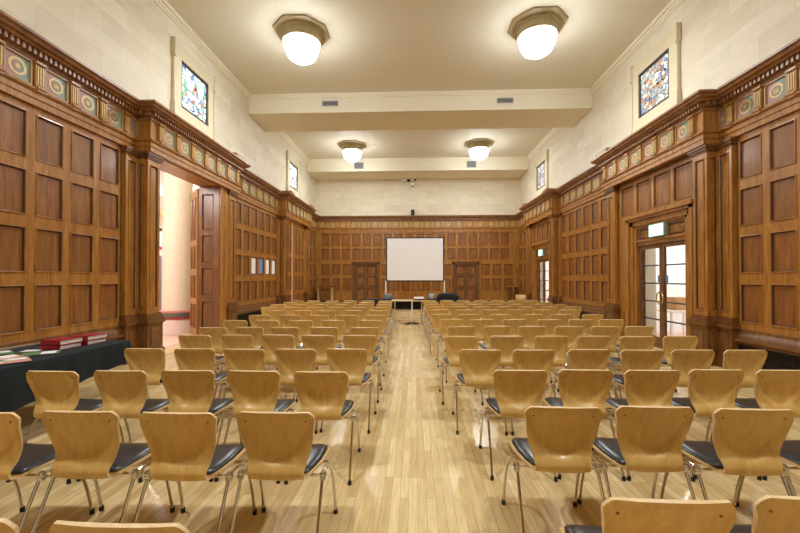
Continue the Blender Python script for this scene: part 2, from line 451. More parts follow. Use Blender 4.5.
# split: upper rows run the whole width, lower rows skip the doors
up = panelling(FE, -5.35, 5.35, 2.36, ZT, BC, [(2.50, 3.08), (3.22, 3.86)])
fin_panel(up, 'oak_panelling', wall_b)
low = panelling(FE, -5.35, 5.35, 0.30, 2.36, cols_between(-5.10, -3.40, 3, 0.13, 0.06) + cols_between(-1.95, 1.88, 7, 0.13, 0.09) + cols_between(3.28, 5.10, 3, 0.13, 0.09), [(0.85, 1.50), (1.68, 2.26)], holes=holes)
fin_panel(low, 'oak_panelling', wall_b)
sk = MB()
for a, b in ((-5.35, -3.4), (-1.95, 1.88), (3.28, 5.35)): sk.box(a, b, 0, 0.05, 0.0, 0.26, 0, FE); sk.box(a, b, 0, 0.035, 0.26, 0.31, 0, FE)
kind(sk.build('baseboard_back', M['oak_dark'], smooth=False))

# pilasters
def pilaster(F, u0, u1, dface, parent, narrow=False):
    """oak pilaster on a moulded pedestal, with a long sunk panel on its faces"""
    dd = dface; mb = MB()
    pl = 0.045
    # shaft
    shaft = panelling(F, u0, u1, 0.86, 3.80, [(u0 + 0.06, u1 - 0.06)], [(0.96, 3.70)], d=dd, depth=0.02)
    for q, ms in zip(shaft.f, shaft.m): mb.f.append(tuple(i + len(mb.v) for i in q)); mb.m.append(ms)
    mb.v += shaft.v
    # flanks with a sunk panel, facing along the room
    for uu, sg in ((u0, 1), (u1, -1)):
        G = (lambda uu, sg: (lambda a, d2, z: F(uu - sg * d2, a, z)))(uu, sg)
        if dd > 0.2:
            sh = panelling(G, -0.05, dd, 0.86, 3.80, [(0.06, dd - 0.05)], [(0.96, 3.70)], d=0.0, depth=0.02)
            b = len(mb.v); mb.v += sh.v; mb.f += [tuple(i + b for i in q) for q in sh.f]; mb.m += sh.m
        else:
            mb.quad([F(uu, -0.05, 0.86), F(uu, dd, 0.86), F(uu, dd, 3.8), F(uu, -0.05, 3.8)])
    o = mb.build('pilaster', [M['oak'], M['oak'], M['groove_shade']], parent, smooth=False)
    # pedestal
    b = MB()
    for (z0, z1, g) in ((0, 0.16, 0.075), (0.16, 0.19, 0.06), (0.19, 0.66, 0.045), (0.66, 0.69, 0.06), (0.69, 0.74, 0.085), (0.74, 0.78, 0.065), (0.78, 0.83, 0.045), (0.83, 0.87, 0.025)):
        b.box(u0 - g, u1 + g, -0.05, dd + g, z0, z1, 0, F)
    sh = panelling(F, u0 - 0.04, u1 + 0.04, 0.20, 0.65, [(u0 + 0.03, u1 - 0.03)], [(0.26, 0.60)], d=dd + 0.047, depth=-0.012)
    q0 = len(b.v); b.v += sh.v; b.f += [tuple(i + q0 for i in q) for q in sh.f]; b.m += [0] * len(sh.m)
    if dd > 0.2:
        for uu, sg in ((u0 - 0.046, 1),):
            G = lambda a, d2, z: F(uu - d2, a, z)
            sh = panelling(G, 0.0, dd + 0.04, 0.20, 0.65, [(0.06, dd - 0.0)], [(0.26, 0.60)], d=0.0, depth=-0.012)
            q0 = len(b.v); b.v += sh.v; b.f += [tuple(i + q0 for i in q) for q in sh.f]; b.m += [0] * len(sh.m)
    b.build('pedestal', M['oak_dark'], o, smooth=False)
    c = MB()
    for (z0, z1, g) in ((3.80, 3.83, 0.02), (3.83, 3.87, 0.04), (3.87, 3.92, 0.06)):
        c.box(u0 - g, u1 + g, -0.05, dd + g, z0, z1, 0, F)
    c.build('capital', M['oak_dark'], o, smooth=False)
    return o
for wall, F in ((wall_l, FL), (wall_r, FR)):
    pilaster(F, 6.72, 7.04, 0.07, wall)
    pilaster(F, 7.05, 7.40, 0.235, wall)
    pilaster(F, 10.22, 10.60, 0.235, wall)
    pilaster(F, 10.69, 10.93, 0.07, wall)
    pilaster(F, 14.44, 14.62, 0.07, wall)
    pilaster(F, 14.68, 15.04, 0.235, wall)
    pilaster(F, 17.68, 18.00, 0.235, wall)
    pilaster(F, 18.08, 18.36, 0.07, wall)
# corner pilaster strips of the end wall
for (a, b) in ((-5.33, -5.10), (5.10, 5.33)):
    t = MB(); t.box(a, b, -0.02, 0.05, 0.0, ZT, 0, FE); t.box(a - 0.0, b + 0.0, -0.02, 0.08, 0.0, 0.5, 0, FE); t.build('corner_strip', M['oak'], wall_b, smooth=False)

# entablature swept round the three walls
def wallpath(s):
    p = [(s * P, Y0), (s * P, BAY_B[0]), (s * (P - PB), BAY_B[0]), (s * (P - PB), BAY_B[1]), (s * P, BAY_B[1]),
         (s * P, BAY_D[0]), (s * (P - PB), BAY_D[0]), (s * (P - PB), BAY_D[1]), (s * P, BAY_D[1]), (s * P, YB)]
    return p
pathL = wallpath(-1) + [(5.35, YB)]
for nm, prof, mt in (('architrave', ARCH, 'oak'), ('frieze', [(-0.1, 4.14), (0.03, 4.14), (0.03, 4.53), (-0.1, 4.53)], 'oak'), ('cornice', CORN, 'cornice')):
    prof = [(-0.08 if d == 0 else d, z) for d, z in prof]
    full = pathL + wallpath(1)[::-1][1:]
    mbs = sweep(full, -1, prof, [(0, 10)]); mbs.build(nm, M[mt], wall_l, sharp=20)
    mbs = sweep(full, -1, prof, [(9, 11)]); mbs.build(nm, M[mt], wall_b, sharp=20)
    mbs = sweep(full, -1, prof, [(10, 20)]); mbs.build(nm, M[mt], wall_r, sharp=20)
# dentils
def dentils(F, runs):
    mb = MB()
    for a, b, dd in runs:
        u = a + 0.02
        while u < b - 0.05:
            mb.box(u, u + 0.038, dd + 0.078, dd + 0.135, 4.578, 4.652, 0, F); u += 0.075
    return mb
SIDE_RUNS = [(0.0, BAY_B[0] - 0.02, 0.0), (BAY_B[0] - 0.08, BAY_B[1] + 0.08, PB), (BAY_B[1] + 0.1, BAY_D[0] - 0.02, 0), (BAY_D[0] - 0.08, BAY_D[1] + 0.08, PB), (BAY_D[1] + 0.1, YB - 0.1, 0)]
dentils(FL, SIDE_RUNS).build('dentil_course', M['cornice'], wall_l, smooth=False)
dentils(FR, SIDE_RUNS).build('dentil_course', M['cornice'], wall_r, smooth=False)
dentils(FE, [(-5.2, 5.2, 0)]).build('dentil_course', M['cornice'], wall_b, smooth=False)
for s, wall in ((-1, wall_l), (1, wall_r)):       # return ends of the near door bay
    mb = MB()
    for k in range(3):
        x0 = s * (P - PB - 0.04 + k * 0.10)
        mb.box(min(x0, x0 + s * 0.055), max(x0, x0 + s * 0.055), BAY_B[0] - 0.135, BAY_B[0] - 0.078, 4.578, 4.652)
    mb.build('dentil_course', M['cornice'], wall, smooth=False)
# crests over the pilasters
for wall, F in ((wall_l, FL), (wall_r, FR)):
    for a, b in ((10.1, 10.66), (14.66, 15.1), (17.6, 18.05)):
        c = MB(); c.box(a, b, 0.05, PB + 0.24, 4.78, 4.87, 0, F); c.box(a + 0.05, b - 0.05, 0.08, PB + 0.20, 4.87, 4.92, 0, F)
        c.build('cornice_crest', M['cornice'], wall, smooth=False)

# painted frieze panels and fluted consoles
def painted_panel(F, uc, dd, wall, wd=0.34, variant=0, sgn=1, mats=None):
    mb = MB(); z0, z1 = 4.19, 4.49; zc = (z0 + z1) / 2; d = dd + 0.034
    mb.quad([F(uc - wd / 2, d, z0), F(uc, d, z0), F(uc, d, z1), F(uc - wd / 2, d, z1)], 0 if sgn > 0 else 1)
    mb.quad([F(uc, d, z0), F(uc + wd / 2, d, z0), F(uc + wd / 2, d, z1), F(uc, d, z1)], 1 if sgn > 0 else 0)
    n = 20 if variant == 0 else 8
    rr = lambda r, k: (uc + r * math.cos(2 * PI * (k + 0.5) / n), zc + r * 0.95 * math.sin(2 * PI * (k + 0.5) / n))
    def ring(r0, r1, h, mi):
        for k in range(n):
            a, b = rr(r1, k), rr(r1, k + 1)
            if r0 == 0:
                mb.quad([F(uc, d + h, zc), F(a[0], d + h, a[1]), F(b[0], d + h, b[1])], mi)
            else:
                c, e_ = rr(r0, k), rr(r0, k + 1)
                mb.quad([F(c[0], d + h, c[1]), F(a[0], d + h, a[1]), F(b[0], d + h, b[1]), F(e_[0], d + h, e_[1])], mi)
    if wd < 0.2: n = 0
    ring(0.084, 0.118, 0.004, 2)
    ring(0, 0.05, 0.003, 3)
    if variant == 0: ring(0, 0.03, 0.006, 2)
    else:
        for q in (-1, 0, 1):
            mb.quad([F(uc + q * 0.028 - 0.014, d + 0.006, zc - 0.035), F(uc + q * 0.028 + 0.014, d + 0.006, zc - 0.035), F(uc + q * 0.034, d + 0.006, zc + 0.045)], 2)
    # frame bead
    for (a, b, c, e_) in ((uc - wd / 2 - 0.02, uc + wd / 2 + 0.02, z0 - 0.02, z0), (uc - wd / 2 - 0.02, uc + wd / 2 + 0.02, z1, z1 + 0.02), (uc - wd / 2 - 0.02, uc - wd / 2, z0, z1), (uc + wd / 2, uc + wd / 2 + 0.02, z0, z1)):
        mb.box(a, b, dd + 0.028, dd + 0.055, c, e_, 4, F)
    mb.build('painted_frieze_panel', (mats or [M['red_paint'], M['green_paint'], M['gold'], M['cream_paint']]) + [M['bead']], wall, smooth=False, recalc=False)
def console(F, uc, dd, wall):
    mb = MB()
    mb.box(uc - 0.065, uc + 0.065, dd + 0.02, dd + 0.075, 4.16, 4.52, 0, F)
    mb.box(uc - 0.075, uc + 0.075, dd + 0.02, dd + 0.10, 4.49, 4.525, 0, F)
    mb.box(uc - 0.07, uc + 0.07, dd + 0.02, dd + 0.115, 4.145, 4.18, 0, F)
    mb.box(uc - 0.055, uc + 0.055, dd + 0.02, dd + 0.10, 4.105, 4.145, 0, F)
    for q in (-1, 0, 1):
        mb.box(uc + q * 0.036 - 0.007, uc + q * 0.036 + 0.007, dd + 0.07, dd + 0.083, 4.22, 4.46, 1, F)
    mb.build('fluted_console', [M['oak'], M['gold']], wall, smooth=False)
v = 0
for wall, F in ((wall_l, FL), (wall_r, FR)):
    runs = [([6.48 - 0.545 * i for i in range(9)][::-1], 0.0), ([7.55 + 0.54 * i for i in range(6)], PB),
            ([11.15 + 0.56 * i for i in range(6)], 0.0), ([15.1 + 0.53 * i for i in range(6)], PB), ([18.75, 19.27, 19.79], 0.0)]
    for cs, dd in runs:
        st = cs[1] - cs[0]
        for i, c in enumerate(cs):
            v += 1; painted_panel(F, c, dd, wall, 0.33, v % 2, 1 if F is FL else -1)
            console(F, c - st / 2, dd, wall)
        console(F, cs[-1] + st / 2, dd, wall)
        if len(cs) == 9: v += 1; painted_panel(F, 6.93, 0.0, wall, 0.15, v % 2, 1 if F is FL else -1)
for i in range(19):
    v += 1; c = -5.0 + i * 0.556
    painted_panel(FE, c, 0.0, wall_b, 0.33, v % 2, 1, [M['oak'], M['oak'], M['gold'], M['cream_paint']])
    if i < 18: console(FE, c + 0.278, 0.0, wall_b)

# ------------------------------------------------------------------ door bays
# left bay B: open doorway
def lining(F2, a, b, z0, z1, rows, wall, cols=None):
    fin_panel(panelling(F2, a, b, z0, z1, cols or [(a + 0.1, b - 0.1)], rows, d=0.0, depth=0.03), 'door_lining', wall, [M['oak_dark'], M['oak_dark']])
LROWS = [(0.25, 0.95), (1.08, 1.80), (1.93, 2.65), (2.78, 3.70)]
FJ = lambda u, d, z: (u, 9.72 - d, z)
lining(FJ, -5.66, -5.12, 0.0, ZT, LROWS, wall_l, [(-5.58, -5.28)])
jb = MB(); jb.box(-5.66, -5.13, 9.76, 10.22, 0, ZT); jb.box(-5.66, -5.14, 7.40, 7.43, 0, ZT)
jb.box(-5.66, -5.12, 7.42, 9.76, 3.90, 3.94); jb.build('door_jamb', M['oak'], wall_l, smooth=False)
t = MB()
t.box(-5.16, -5.10, 9.74, 9.86, 0, 3.9); t.tube([(-5.13, 10.02, 0.2), (-5.13, 10.02, 3.88)], 0.035)
t.build('door_jamb', M['oak'], wall_l)

def door_leaf(F2, w2, h, rows, cols, parent, mt=None, th=0.045):
    """a panelled leaf in local frame F2(u, d, z), panelled on both faces"""
    mts = mt or [M['oak_dark'], M['oak_dark']]
    a = panelling(F2, 0, w2, 0.01, h, cols, rows, d=th / 2, depth=0.018)
    G = lambda u, d, z: F2(u, -d, z)
    b = panelling(G, 0, w2, 0.01, h, cols, rows, d=th / 2, depth=0.018)
    q = len(a.v); a.v += b.v; a.f += [tuple(i + q for i in f) for f in b.f]; a.m += b.m
    for (u0, u1, z0, z1) in ((0, 0, .01, h), (w2, w2, .01, h)):
        a.quad([F2(u0, -th / 2, z0), F2(u0, th / 2, z0), F2(u0, th / 2, z1), F2(u0, -th / 2, z1)])
    for z in (0.01, h): a.quad([F2(0, -th / 2, z), F2(w2, -th / 2, z), F2(w2, th / 2, z), F2(0, th / 2, z)])
    return a
def rotF(ox, oy, ang):
    c, s = math.cos(ang), math.sin(ang)
    return lambda u, d, z: (ox + u * c - d * s, oy + u * s + d * c, z)
D_ROWS = [(0.22, 0.85), (1.0, 1.62), (1.77, 2.39), (2.54, 3.66)]
d1 = door_leaf(rotF(-5.70, 9.76, math.radians(131)), 0.86, 3.86, D_ROWS, [(0.12, 0.38), (0.48, 0.74)], None)
door1 = kind(d1.build('door_1', [M['oak'], M['oak'], M['groove_shade']], smooth=False))
hb = MB()
F2 = rotF(-5.70, 9.76, math.radians(131))
hb.tube([F2(0.80, -0.03, 1.05), F2(0.80, -0.07, 1.05), F2(0.70, -0.07, 1.05)], 0.01); hb.build('door_handle', M['brass'], door1)
d1 = door_leaf(rotF(-5.70, 7.38, math.radians(-123)), 0.86, 3.86, D_ROWS, [(0.12, 0.38), (0.48, 0.74)], None)
kind(d1.build('door_2', [M['oak'], M['oak'], M['groove_shade']], smooth=False))
# left bay D: tall doors, far leaf ajar
xd = -5.22
Fd = lambda u, d, z: (xd + d, u, z)
d1 = door_leaf(rotF(xd, 15.06, math.radians(93.2)), 0.90, 3.88, D_ROWS, [(0.10, 0.40), (0.52, 0.82)], None, 0.03)
kind(d1.build('door_3', [M['oak'], M['oak_panel'], M['groove_shade']], smooth=False))
d1 = door_leaf(rotF(xd, 17.62, math.radians(-90)), 1.60, 3.88, D_ROWS, [(0.12, 0.50), (0.62, 1.00), (1.12, 1.50)], None, 0.03)
kind(d1.build('door_4', [M['oak'], M['oak_panel'], M['groove_shade']], smooth=False))

# right bays: glazed doors in an oak case, panels above
def glazed_bay(y0, y1, wall, ident, dy0, dy1):
    Fp = shift(FR, 0.13)
    z_c = 2.97
    up = panelling(Fp, y0, y1, z_c, ZT, cols_between(y0 + 0.02, y1 - 0.02, 4, 0.12, 0.12), [(3.10, 3.80)])
    fin_panel(up, 'oak_panelling', wall)
    c = MB()
    cy0, cy1 = dy0 - 0.30, dy1 + 0.30
    # plain filling beside the case
    c.box(y0, cy0, 0.0, 0.13, 0, z_c, 0, FR); c.box(cy1, y1, 0.0, 0.13, 0, z_c, 0, FR)
    for g, a, th in ((0.0, 0.20, 0.19), (0.0, 0.09, 0.24), (0.20, 0.30, 0.16)):
        for (u0, u1) in ((cy0 + g, cy0 + a), (cy1 - a, cy1 - g)): c.box(u0, u1, 0.0, th, 0, z_c - g, 0, FR)
        c.box(cy0 + g, cy1 - g, 0.0, th, z_c - a if g == 0 else z_c - 0.24, z_c - g if g == 0 else z_c - 0.17, 0, FR)
    c.box(cy0 - 0.03, cy1 + 0.03, 0.10, 0.28, z_c - 0.03, z_c + 0.05, 0, FR)
    c.box(dy0, dy1, 0.0, 0.13, 2.30, 2.42, 0, FR); c.box(dy0, dy1, 0.0, 0.17, 2.38, 2.42, 0, FR)
    c.box(dy0, dy1, 0.0, 0.13, 2.70, 2.80, 0, FR)
    c.build('door_case', M['oak'], wall, smooth=False)
    m_ = (dy0 + dy1) / 2
    tr = panelling(shift(FR, 0.12), dy0, dy1, 2.42, 2.72, [(dy0 + 0.05, m_ - 0.28), (m_ + 0.28, dy1 - 0.05)], [(2.46, 2.68)], depth=0.02)
    for q in ((dy0 + m_ - 0.23) / 2, (dy1 + m_ + 0.23) / 2):
        for a2 in (-0.11, 0.11):
            b2 = len(tr.v)
            tr.v += [FR(q + a2 + 0.045 * math.cos(PI * k / 3), 0.135, 2.57 + 0.045 * math.sin(PI * k / 3)) for k in range(6)]
            tr.f.append(tuple(b2 + k for k in range(6))); tr.m.append(0)
    tr.build('transom_panel', [M['oak_dark'], M['oak'], M['groove_shade']], wall, smooth=False)
    # exit sign
    g = MB(); g.box(m_ - 0.26, m_ + 0.26, 0.13, 0.21, 2.44, 2.72, 0, FR)
    sg = kind(g.build('exit_sign', M['exit_green'], smooth=False), 'thing')
    tag(sg, 'lit pale green exit sign box above the %s glazed doors' % ident, 'exit sign')
    g = MB(); g.box(m_ - 0.245, m_ + 0.245, 0.205, 0.216, 2.455, 2.705, 0, FR); g.build('lit_panel', M['exit'], sg, smooth=False)
    # leaves
    hw = (dy1 - dy0) / 2
    for i, a in enumerate((dy0, dy0 + hw)):
        b = a + hw
        l = MB(); s0 = 0.085
        D0, D1 = 0.04, 0.09
        l.box(a + 0.004, a + s0, D0, D1, 0.01, 2.30, 0, FR); l.box(b - s0, b - 0.004, D0, D1, 0.01, 2.30, 0, FR)
        l.box(a + s0, b - s0, D0, D1, 2.20, 2.30, 0, FR); l.box(a + s0, b - s0, D0, D1, 0.01, 0.24, 0, FR)
        n_ = (1 if ident == 'nearer' else 3) + i
        lf = kind(l.build('door_%d' % (4 + n_), M['oak_dark'], smooth=False))
        gl = MB(); gl.box(a + s0, b - s0, 0.060, 0.066, 0.24, 2.20, 0, FR); gl.build('glass_pane', M['glass'], lf, smooth=False)
        for z in (0.62, 1.02, 1.42, 1.82):
            br_ = MB(); br_.box(a + s0, b - s0, 0.045, 0.085, z - 0.014, z + 0.014, 0, FR); br_.build('glazing_bar', M['lead'], lf, smooth=False)
        hy = b - s0 / 2 if i == 0 else a + s0 / 2
        h_ = MB(); sgn = -1 if i == 0 else 1
        h_.tube([FR(hy, 0.09, 1.24), FR(hy, 0.13, 1.23), FR(hy + sgn * 0.05, 0.14, 1.18), FR(hy + sgn * 0.065, 0.14, 1.10), FR(hy + sgn * 0.05, 0.14, 1.02), FR(hy, 0.13, 0.97), FR(hy, 0.09, 0.96)], 0.012)
        h_.build('door_handle', M['brass'], lf)
        st = MB(); q = hy + sgn * 0.09
        st.box(q - 0.045, q + 0.045, 0.066, 0.069, 1.44, 1.60, 0, FR); st.build('door_sticker', M['blue_sticker'], lf, smooth=False)
glazed_bay(7.40, 10.22, wall_r, 'nearer', 7.72, 9.38)
glazed_bay(15.04, 17.68, wall_r, 'farther', 15.38, 17.12)

# back doors: panelled double leaves in a plain case
for n_, (a, b) in zip((9, 10), DOORS_B):
    c = MB(); c.box(a, a + 0.11, -0.03, 0.06, 0, 2.36, 0, FE); c.box(b - 0.11, b, -0.03, 0.06, 0, 2.36, 0, FE); c.box(a, b, -0.03, 0.06, 2.25, 2.36, 0, FE)
    c.box(a - 0.02, b + 0.02, -0.03, 0.09, 2.34, 2.39, 0, FE); c.build('door_case', M['oak_dark'], wall_b, smooth=False)
    m_ = (a + b) / 2; ww = (b - a - 0.22)
    dl = panelling(shift(FE, -0.01), a + 0.11, b - 0.11, 0.0, 2.25, [(a + 0.19, m_ - 0.06), (m_ + 0.06, b - 0.19)], [(0.18, 0.98), (1.08, 1.62), (1.72, 2.15)], depth=0.03)
    kind(dl.build('door_%d' % n_, [M['oak_dark'], M['oak_panel'], M['groove_shade']], smooth=False))

# ------------------------------------------------------------------ high windows
def high_window(n_, F, yc, stops, seed, s):
    F = shift(F, -0.06)
    y0, y1, z0, z1 = yc - 0.55, yc + 0.55, 5.42, 6.46
    g = MB(); g.box(y0, y1, 0.0, 0.02, z0, z1, 0, F)
    win = kind(g.build('window_%d' % n_, stained('stained_glass_%d' % n_, stops, seed, s), smooth=False))
    f = MB()
    for (a, b, c, e_) in ((y0 - 0.02, y0 + 0.045, z0, z1), (y1 - 0.045, y1 + 0.02, z0, z1), (y0, y1, z0 - 0.02, z0 + 0.045), (y0, y1, z1 - 0.045, z1 + 0.02)):
        f.box(a, b, 0.0, 0.035, c, e_, 0, F)
    for k in (1, 2, 3):
        z = z0 + (z1 - z0) * k / 4; f.box(y0, y1, 0.018, 0.026, z - 0.005, z + 0.005, 0, F)
    f.build('window_frame', M['lead'], win, smooth=False)
    m = MB()
    o0, o1, q0, q1 = yc - 0.80, yc + 0.80, 5.12, 6.78
    for (a, b, c, e_) in ((o0, y0 - 0.02, q0, q1), (y1 + 0.02, o1, q0, q1), (y0 - 0.02, y1 + 0.02, q0, z0 - 0.02), (y0 - 0.02, y1 + 0.02, z1 + 0.02, q1)):
        m.box(a, b, 0.0, 0.06, c, e_, 0, F)
    for (a, b) in ((o0 - 0.07, o0), (o1, o1 + 0.07)):
        m.box(a, b, 0.0, 0.10, 6.42, q1 + 0.04, 0, F); m.box(a, b + 0.0, 0.0, 0.10, 5.04, 5.42, 0, F)
        m.box(a + 0.02, b - 0.02, 0.0, 0.07, 5.42, 6.42, 0, F)
    m.box(o0 - 0.07, o1 + 0.07, 0.0, 0.10, q0 - 0.08, q0, 0, F)
    m.box(yc - 0.45, yc + 0.45, 0.0, 0.13, q0 - 0.20, q0 - 0.08, 0, F)
    m.build('window_surround', M['stone_plain'], win, smooth=False)
W_ = (1, 1, 1, 1)
cool = [(0, (0.9, 0.95, 1, 1)), (0.25, (0.25, 0.5, 0.32, 1)), (0.36, (0.75, 0.85, 0.95, 1)), (0.5, (0.2, 0.3, 0.65, 1)), (0.6, (0.85, 0.2, 0.12, 1)), (0.7, (0.55, 0.7, 0.6, 1)), (0.85, (0.9, 0.9, 0.85, 1))]
warm = [(0, (0.4, 0.42, 0.42, 1)), (0.2, (0.85, 0.8, 0.6, 1)), (0.35, (0.25, 0.3, 0.45, 1)), (0.5, (0.9, 0.92, 0.95, 1)), (0.65, (0.6, 0.3, 0.15, 1)), (0.8, (0.5, 0.5, 0.45, 1))]
high_window(1, FL, 9.03, cool, 3.1, 0.85)
high_window(2, FR, 8.98, warm, 8.2, 0.7)
high_window(3, FL, 16.55, cool, 5.7, 0.85)
high_window(4, FR, 16.85, warm, 1.2, 0.7)

# ------------------------------------------------------------------ hallway behind the left doors, lobbies behind the right ones
h = MB(); h.box(-9.6, -5.66, 4.0, 20.5, -0.1, 0.0); kind(h.build('floor_hallway', M['hall_floor'], smooth=False))
h = MB(); h.box(-9.6, -5.66, 4.0, 20.5, 5.0, 5.1); kind(h.build('ceiling_hallway', M['hall_wall'], smooth=False))
h = MB(); h.box(-9.7, -9.6, 4.0, 20.5, 0, 5.0); h.box(-9.6, -5.66, 20.4, 20.5, 0, 5); h.box(-9.6, -5.66, 3.9, 4.0, 0, 5)
hw = kind(h.build('wall_hallway', M['hall_wall'], smooth=False))
h = MB(); h.box(-9.6, -9.56, 13.0, 14.9, 0, 2.35); h.build('grey_doorway', M['slate'], hw, smooth=False)
h = MB(); h.box(-9.6, -9.55, 12.0, 18.0, 2.62, 2.70); h.build('red_border', M['band_red'], hw, smooth=False)
h = MB(); h.box(-9.6, -9.55, 12.0, 18.0, 3.30, 3.40); h.build('grey_border', M['lead'], hw, smooth=False)
h = MB(); h.box(-9.6, -9.56, 12.4, 15.6, 3.46, 4.6); h.build('painted_mural', M['leaf_pink'], hw, smooth=False)
for zz, yy in ((2.1, 15.0), (3.9, 14.2), (4.2, 13.2)):
    h = MB(); h.rings([[(-9.57 + q, yy + 0.3 * math.cos(2 * PI * k / 9) * (1 - 0.2 * (k % 2)), zz + 0.26 * math.sin(2 * PI * k / 9)) for k in range(9)] for q in (0, 0.03)]); h.build('painted_mural', M['ochre'], hw)
COLX, COLY = -6.86, 10.75
h = MB(); h.lathe([(0.39, 0.62), (0.385, 2.5), (0.37, 5.0)], (COLX, COLY), 32)
colm = kind(h.build('column_shaft', M['hall_cream'])); colm.name = 'hallway_column'
for (prof, mt) in (([(0.50, 0.0), (0.50, 0.36), (0.47, 0.40)], 'hall_wall'), ([(0.47, 0.40), (0.53, 0.42), (0.53, 0.45), (0.49, 0.46)], 'band_red'), ([(0.49, 0.46), (0.50, 0.47), (0.50, 0.55), (0.47, 0.56)], 'band_green'), ([(0.47, 0.56), (0.49, 0.575), (0.49, 0.61), (0.39, 0.63)], 'band_pink')):
    h = MB(); h.lathe(prof, (COLX, COLY), 32); h.build('column_base' if mt == 'hall_wall' else 'base_band', M[mt], colm)

def lamp_light(name, loc, watts, col, r=0.25):
    l = bpy.data.lights.new(name, 'POINT'); l.energy = watts; l.color = col; l.shadow_soft_size = r
    o = bpy.data.objects.new(name, l); COL.objects.link(o); o.location = loc; return o
lamp_light('hallway_lamp', (-6.7, 7.0, 4.2), HALL_W, (1.0, 0.96, 0.94))
lamp_light('hallway_lamp', (-7.6, 14.5, 4.3), HALL_W, (1.0, 0.96, 0.94))
for i, yc in enumerate((8.55, 16.15)):
    h = MB(); h.box(5.66, 9.0, yc - 2.4, yc + 2.8, -0.1, 0.0); kind(h.build('floor_lobby', M['hall_floor'], smooth=False))
    h = MB(); h.box(5.66, 9.0, yc - 2.4, yc + 2.8, 3.2, 3.3); kind(h.build('ceiling_lobby', M['hall_wall'], smooth=False))
    h = MB(); h.box(9.0, 9.1, yc - 2.4, yc + 2.8, 0, 3.2); h.box(5.66, 9.0, yc + 2.7, yc + 2.8, 0, 3.2); h.box(5.66, 9.0, yc - 2.4, yc - 2.3, 0, 3.2)
    kind(h.build('wall_lobby', mat('lobby_white', rgb(236, 238, 238), 0.7), smooth=False))
    lamp_light('lobby_lamp', (7.3, yc + 0.6, 2.6), 48, (0.97, 1.0, 1.0))
# lobby table with a carton seen through the nearer glass doors
t = empty('lobby_table', (6.55, 10.0, 0)); tag(t, 'low white table seen through the nearer glass doors', 'table')
b = MB(); b.box(-0.5, 0.5, -0.5, 0.5, 0.70, 0.74); b.build('table_top', M['white'], t, smooth=False)
for sx in (-1, 1):
    for sy in (-1, 1):
        b = MB(); b.box(sx * 0.45 - 0.02, sx * 0.45 + 0.02, sy * 0.45 - 0.02, sy * 0.45 + 0.02, 0, 0.70); b.build('leg', M['white'], t, smooth=False)
b = MB(); b.box(6.35, 6.85, 9.75, 10.2, 0.742, 1.05); b.box(6.33, 6.87, 9.96, 9.98, 1.05, 1.053)
tag(b.build('carton', M['cardboard'], smooth=False), 'brown carton standing on the table behind the nearer glass doors', 'box')

# ------------------------------------------------------------------ ceiling lamps
def ceiling_lamp(x, y, label):
    r = empty('ceiling_lamp', (x, y, 7.38)); tag(r, label, 'ceiling lamp', 'opal bowl ceiling lamps')
    b = MB(); b.lathe([(0.66, 0), (0.66, -0.03), (0.60, -0.055), (0.52, -0.065), (0.50, -0.09)], n=8, rot=PI / 8); b.build('ceiling_rose', M['bronze'], r, sharp=20)
    b = MB(); b.lathe([(0.50, -0.08), (0.44, -0.12), (0.42, -0.22), (0.45, -0.25), (0.445, -0.29), (0.38, -0.30)], n=32); ring = b.build('gallery_ring', M['bronze'], r)
    b = MB(); b.lathe([(0.36, -0.29), (0.405, -0.31), (0.41, -0.36), (0.385, -0.45), (0.355, -0.53), (0.305, -0.61), (0.22, -0.67), (0.10, -0.70), (0.02, -0.705)], n=24)
    b.build('glass_bowl', M['glow'], r, sharp=80)
    b = MB(); b.lathe([(0.03, -0.70), (0.035, -0.72), (0.02, -0.745), (0.012, -0.765)], n=10); b.build('finial', M['bronze'], r)
    l = bpy.data.lights.new('bowl_light', 'AREA'); l.shape = 'DISK'; l.size = 0.22; l.energy = DOWN_W; l.color = (0.95, 0.99, 1.0)
    lo = bpy.data.objects.new('bowl_light', l); COL.objects.link(lo); lo.location = (x, y, 7.38 - 0.722)
    for k in range(8):
        a = 2 * PI * k / 8 + 0.2; c, s_ = math.cos(a), math.sin(a)
        b = MB(); b.tube([(q * c, q * s_, z) for q, z in ((0.45, -0.26), (0.43, -0.33), (0.415, -0.38), (0.40, -0.42))], 0.008, 6); b.build('bracket', M['bronze'], r)
ceiling_lamp(-2.76, 8.98, 'glowing opal bowl lamp on the nearer ceiling bay, left one')
ceiling_lamp(2.74, 8.95, 'glowing opal bowl lamp on the nearer ceiling bay, right one')
ceiling_lamp(-2.84, 16.8, 'glowing opal bowl lamp on the far ceiling bay, left one')
ceiling_lamp(2.70, 16.8, 'glowing opal bowl lamp on the far ceiling bay, right one')
ceiling_lamp(-2.72, 1.2, 'opal bowl lamp on the ceiling above the front left chairs')
ceiling_lamp(2.72, 1.2, 'opal bowl lamp on the ceiling above the front right chairs')

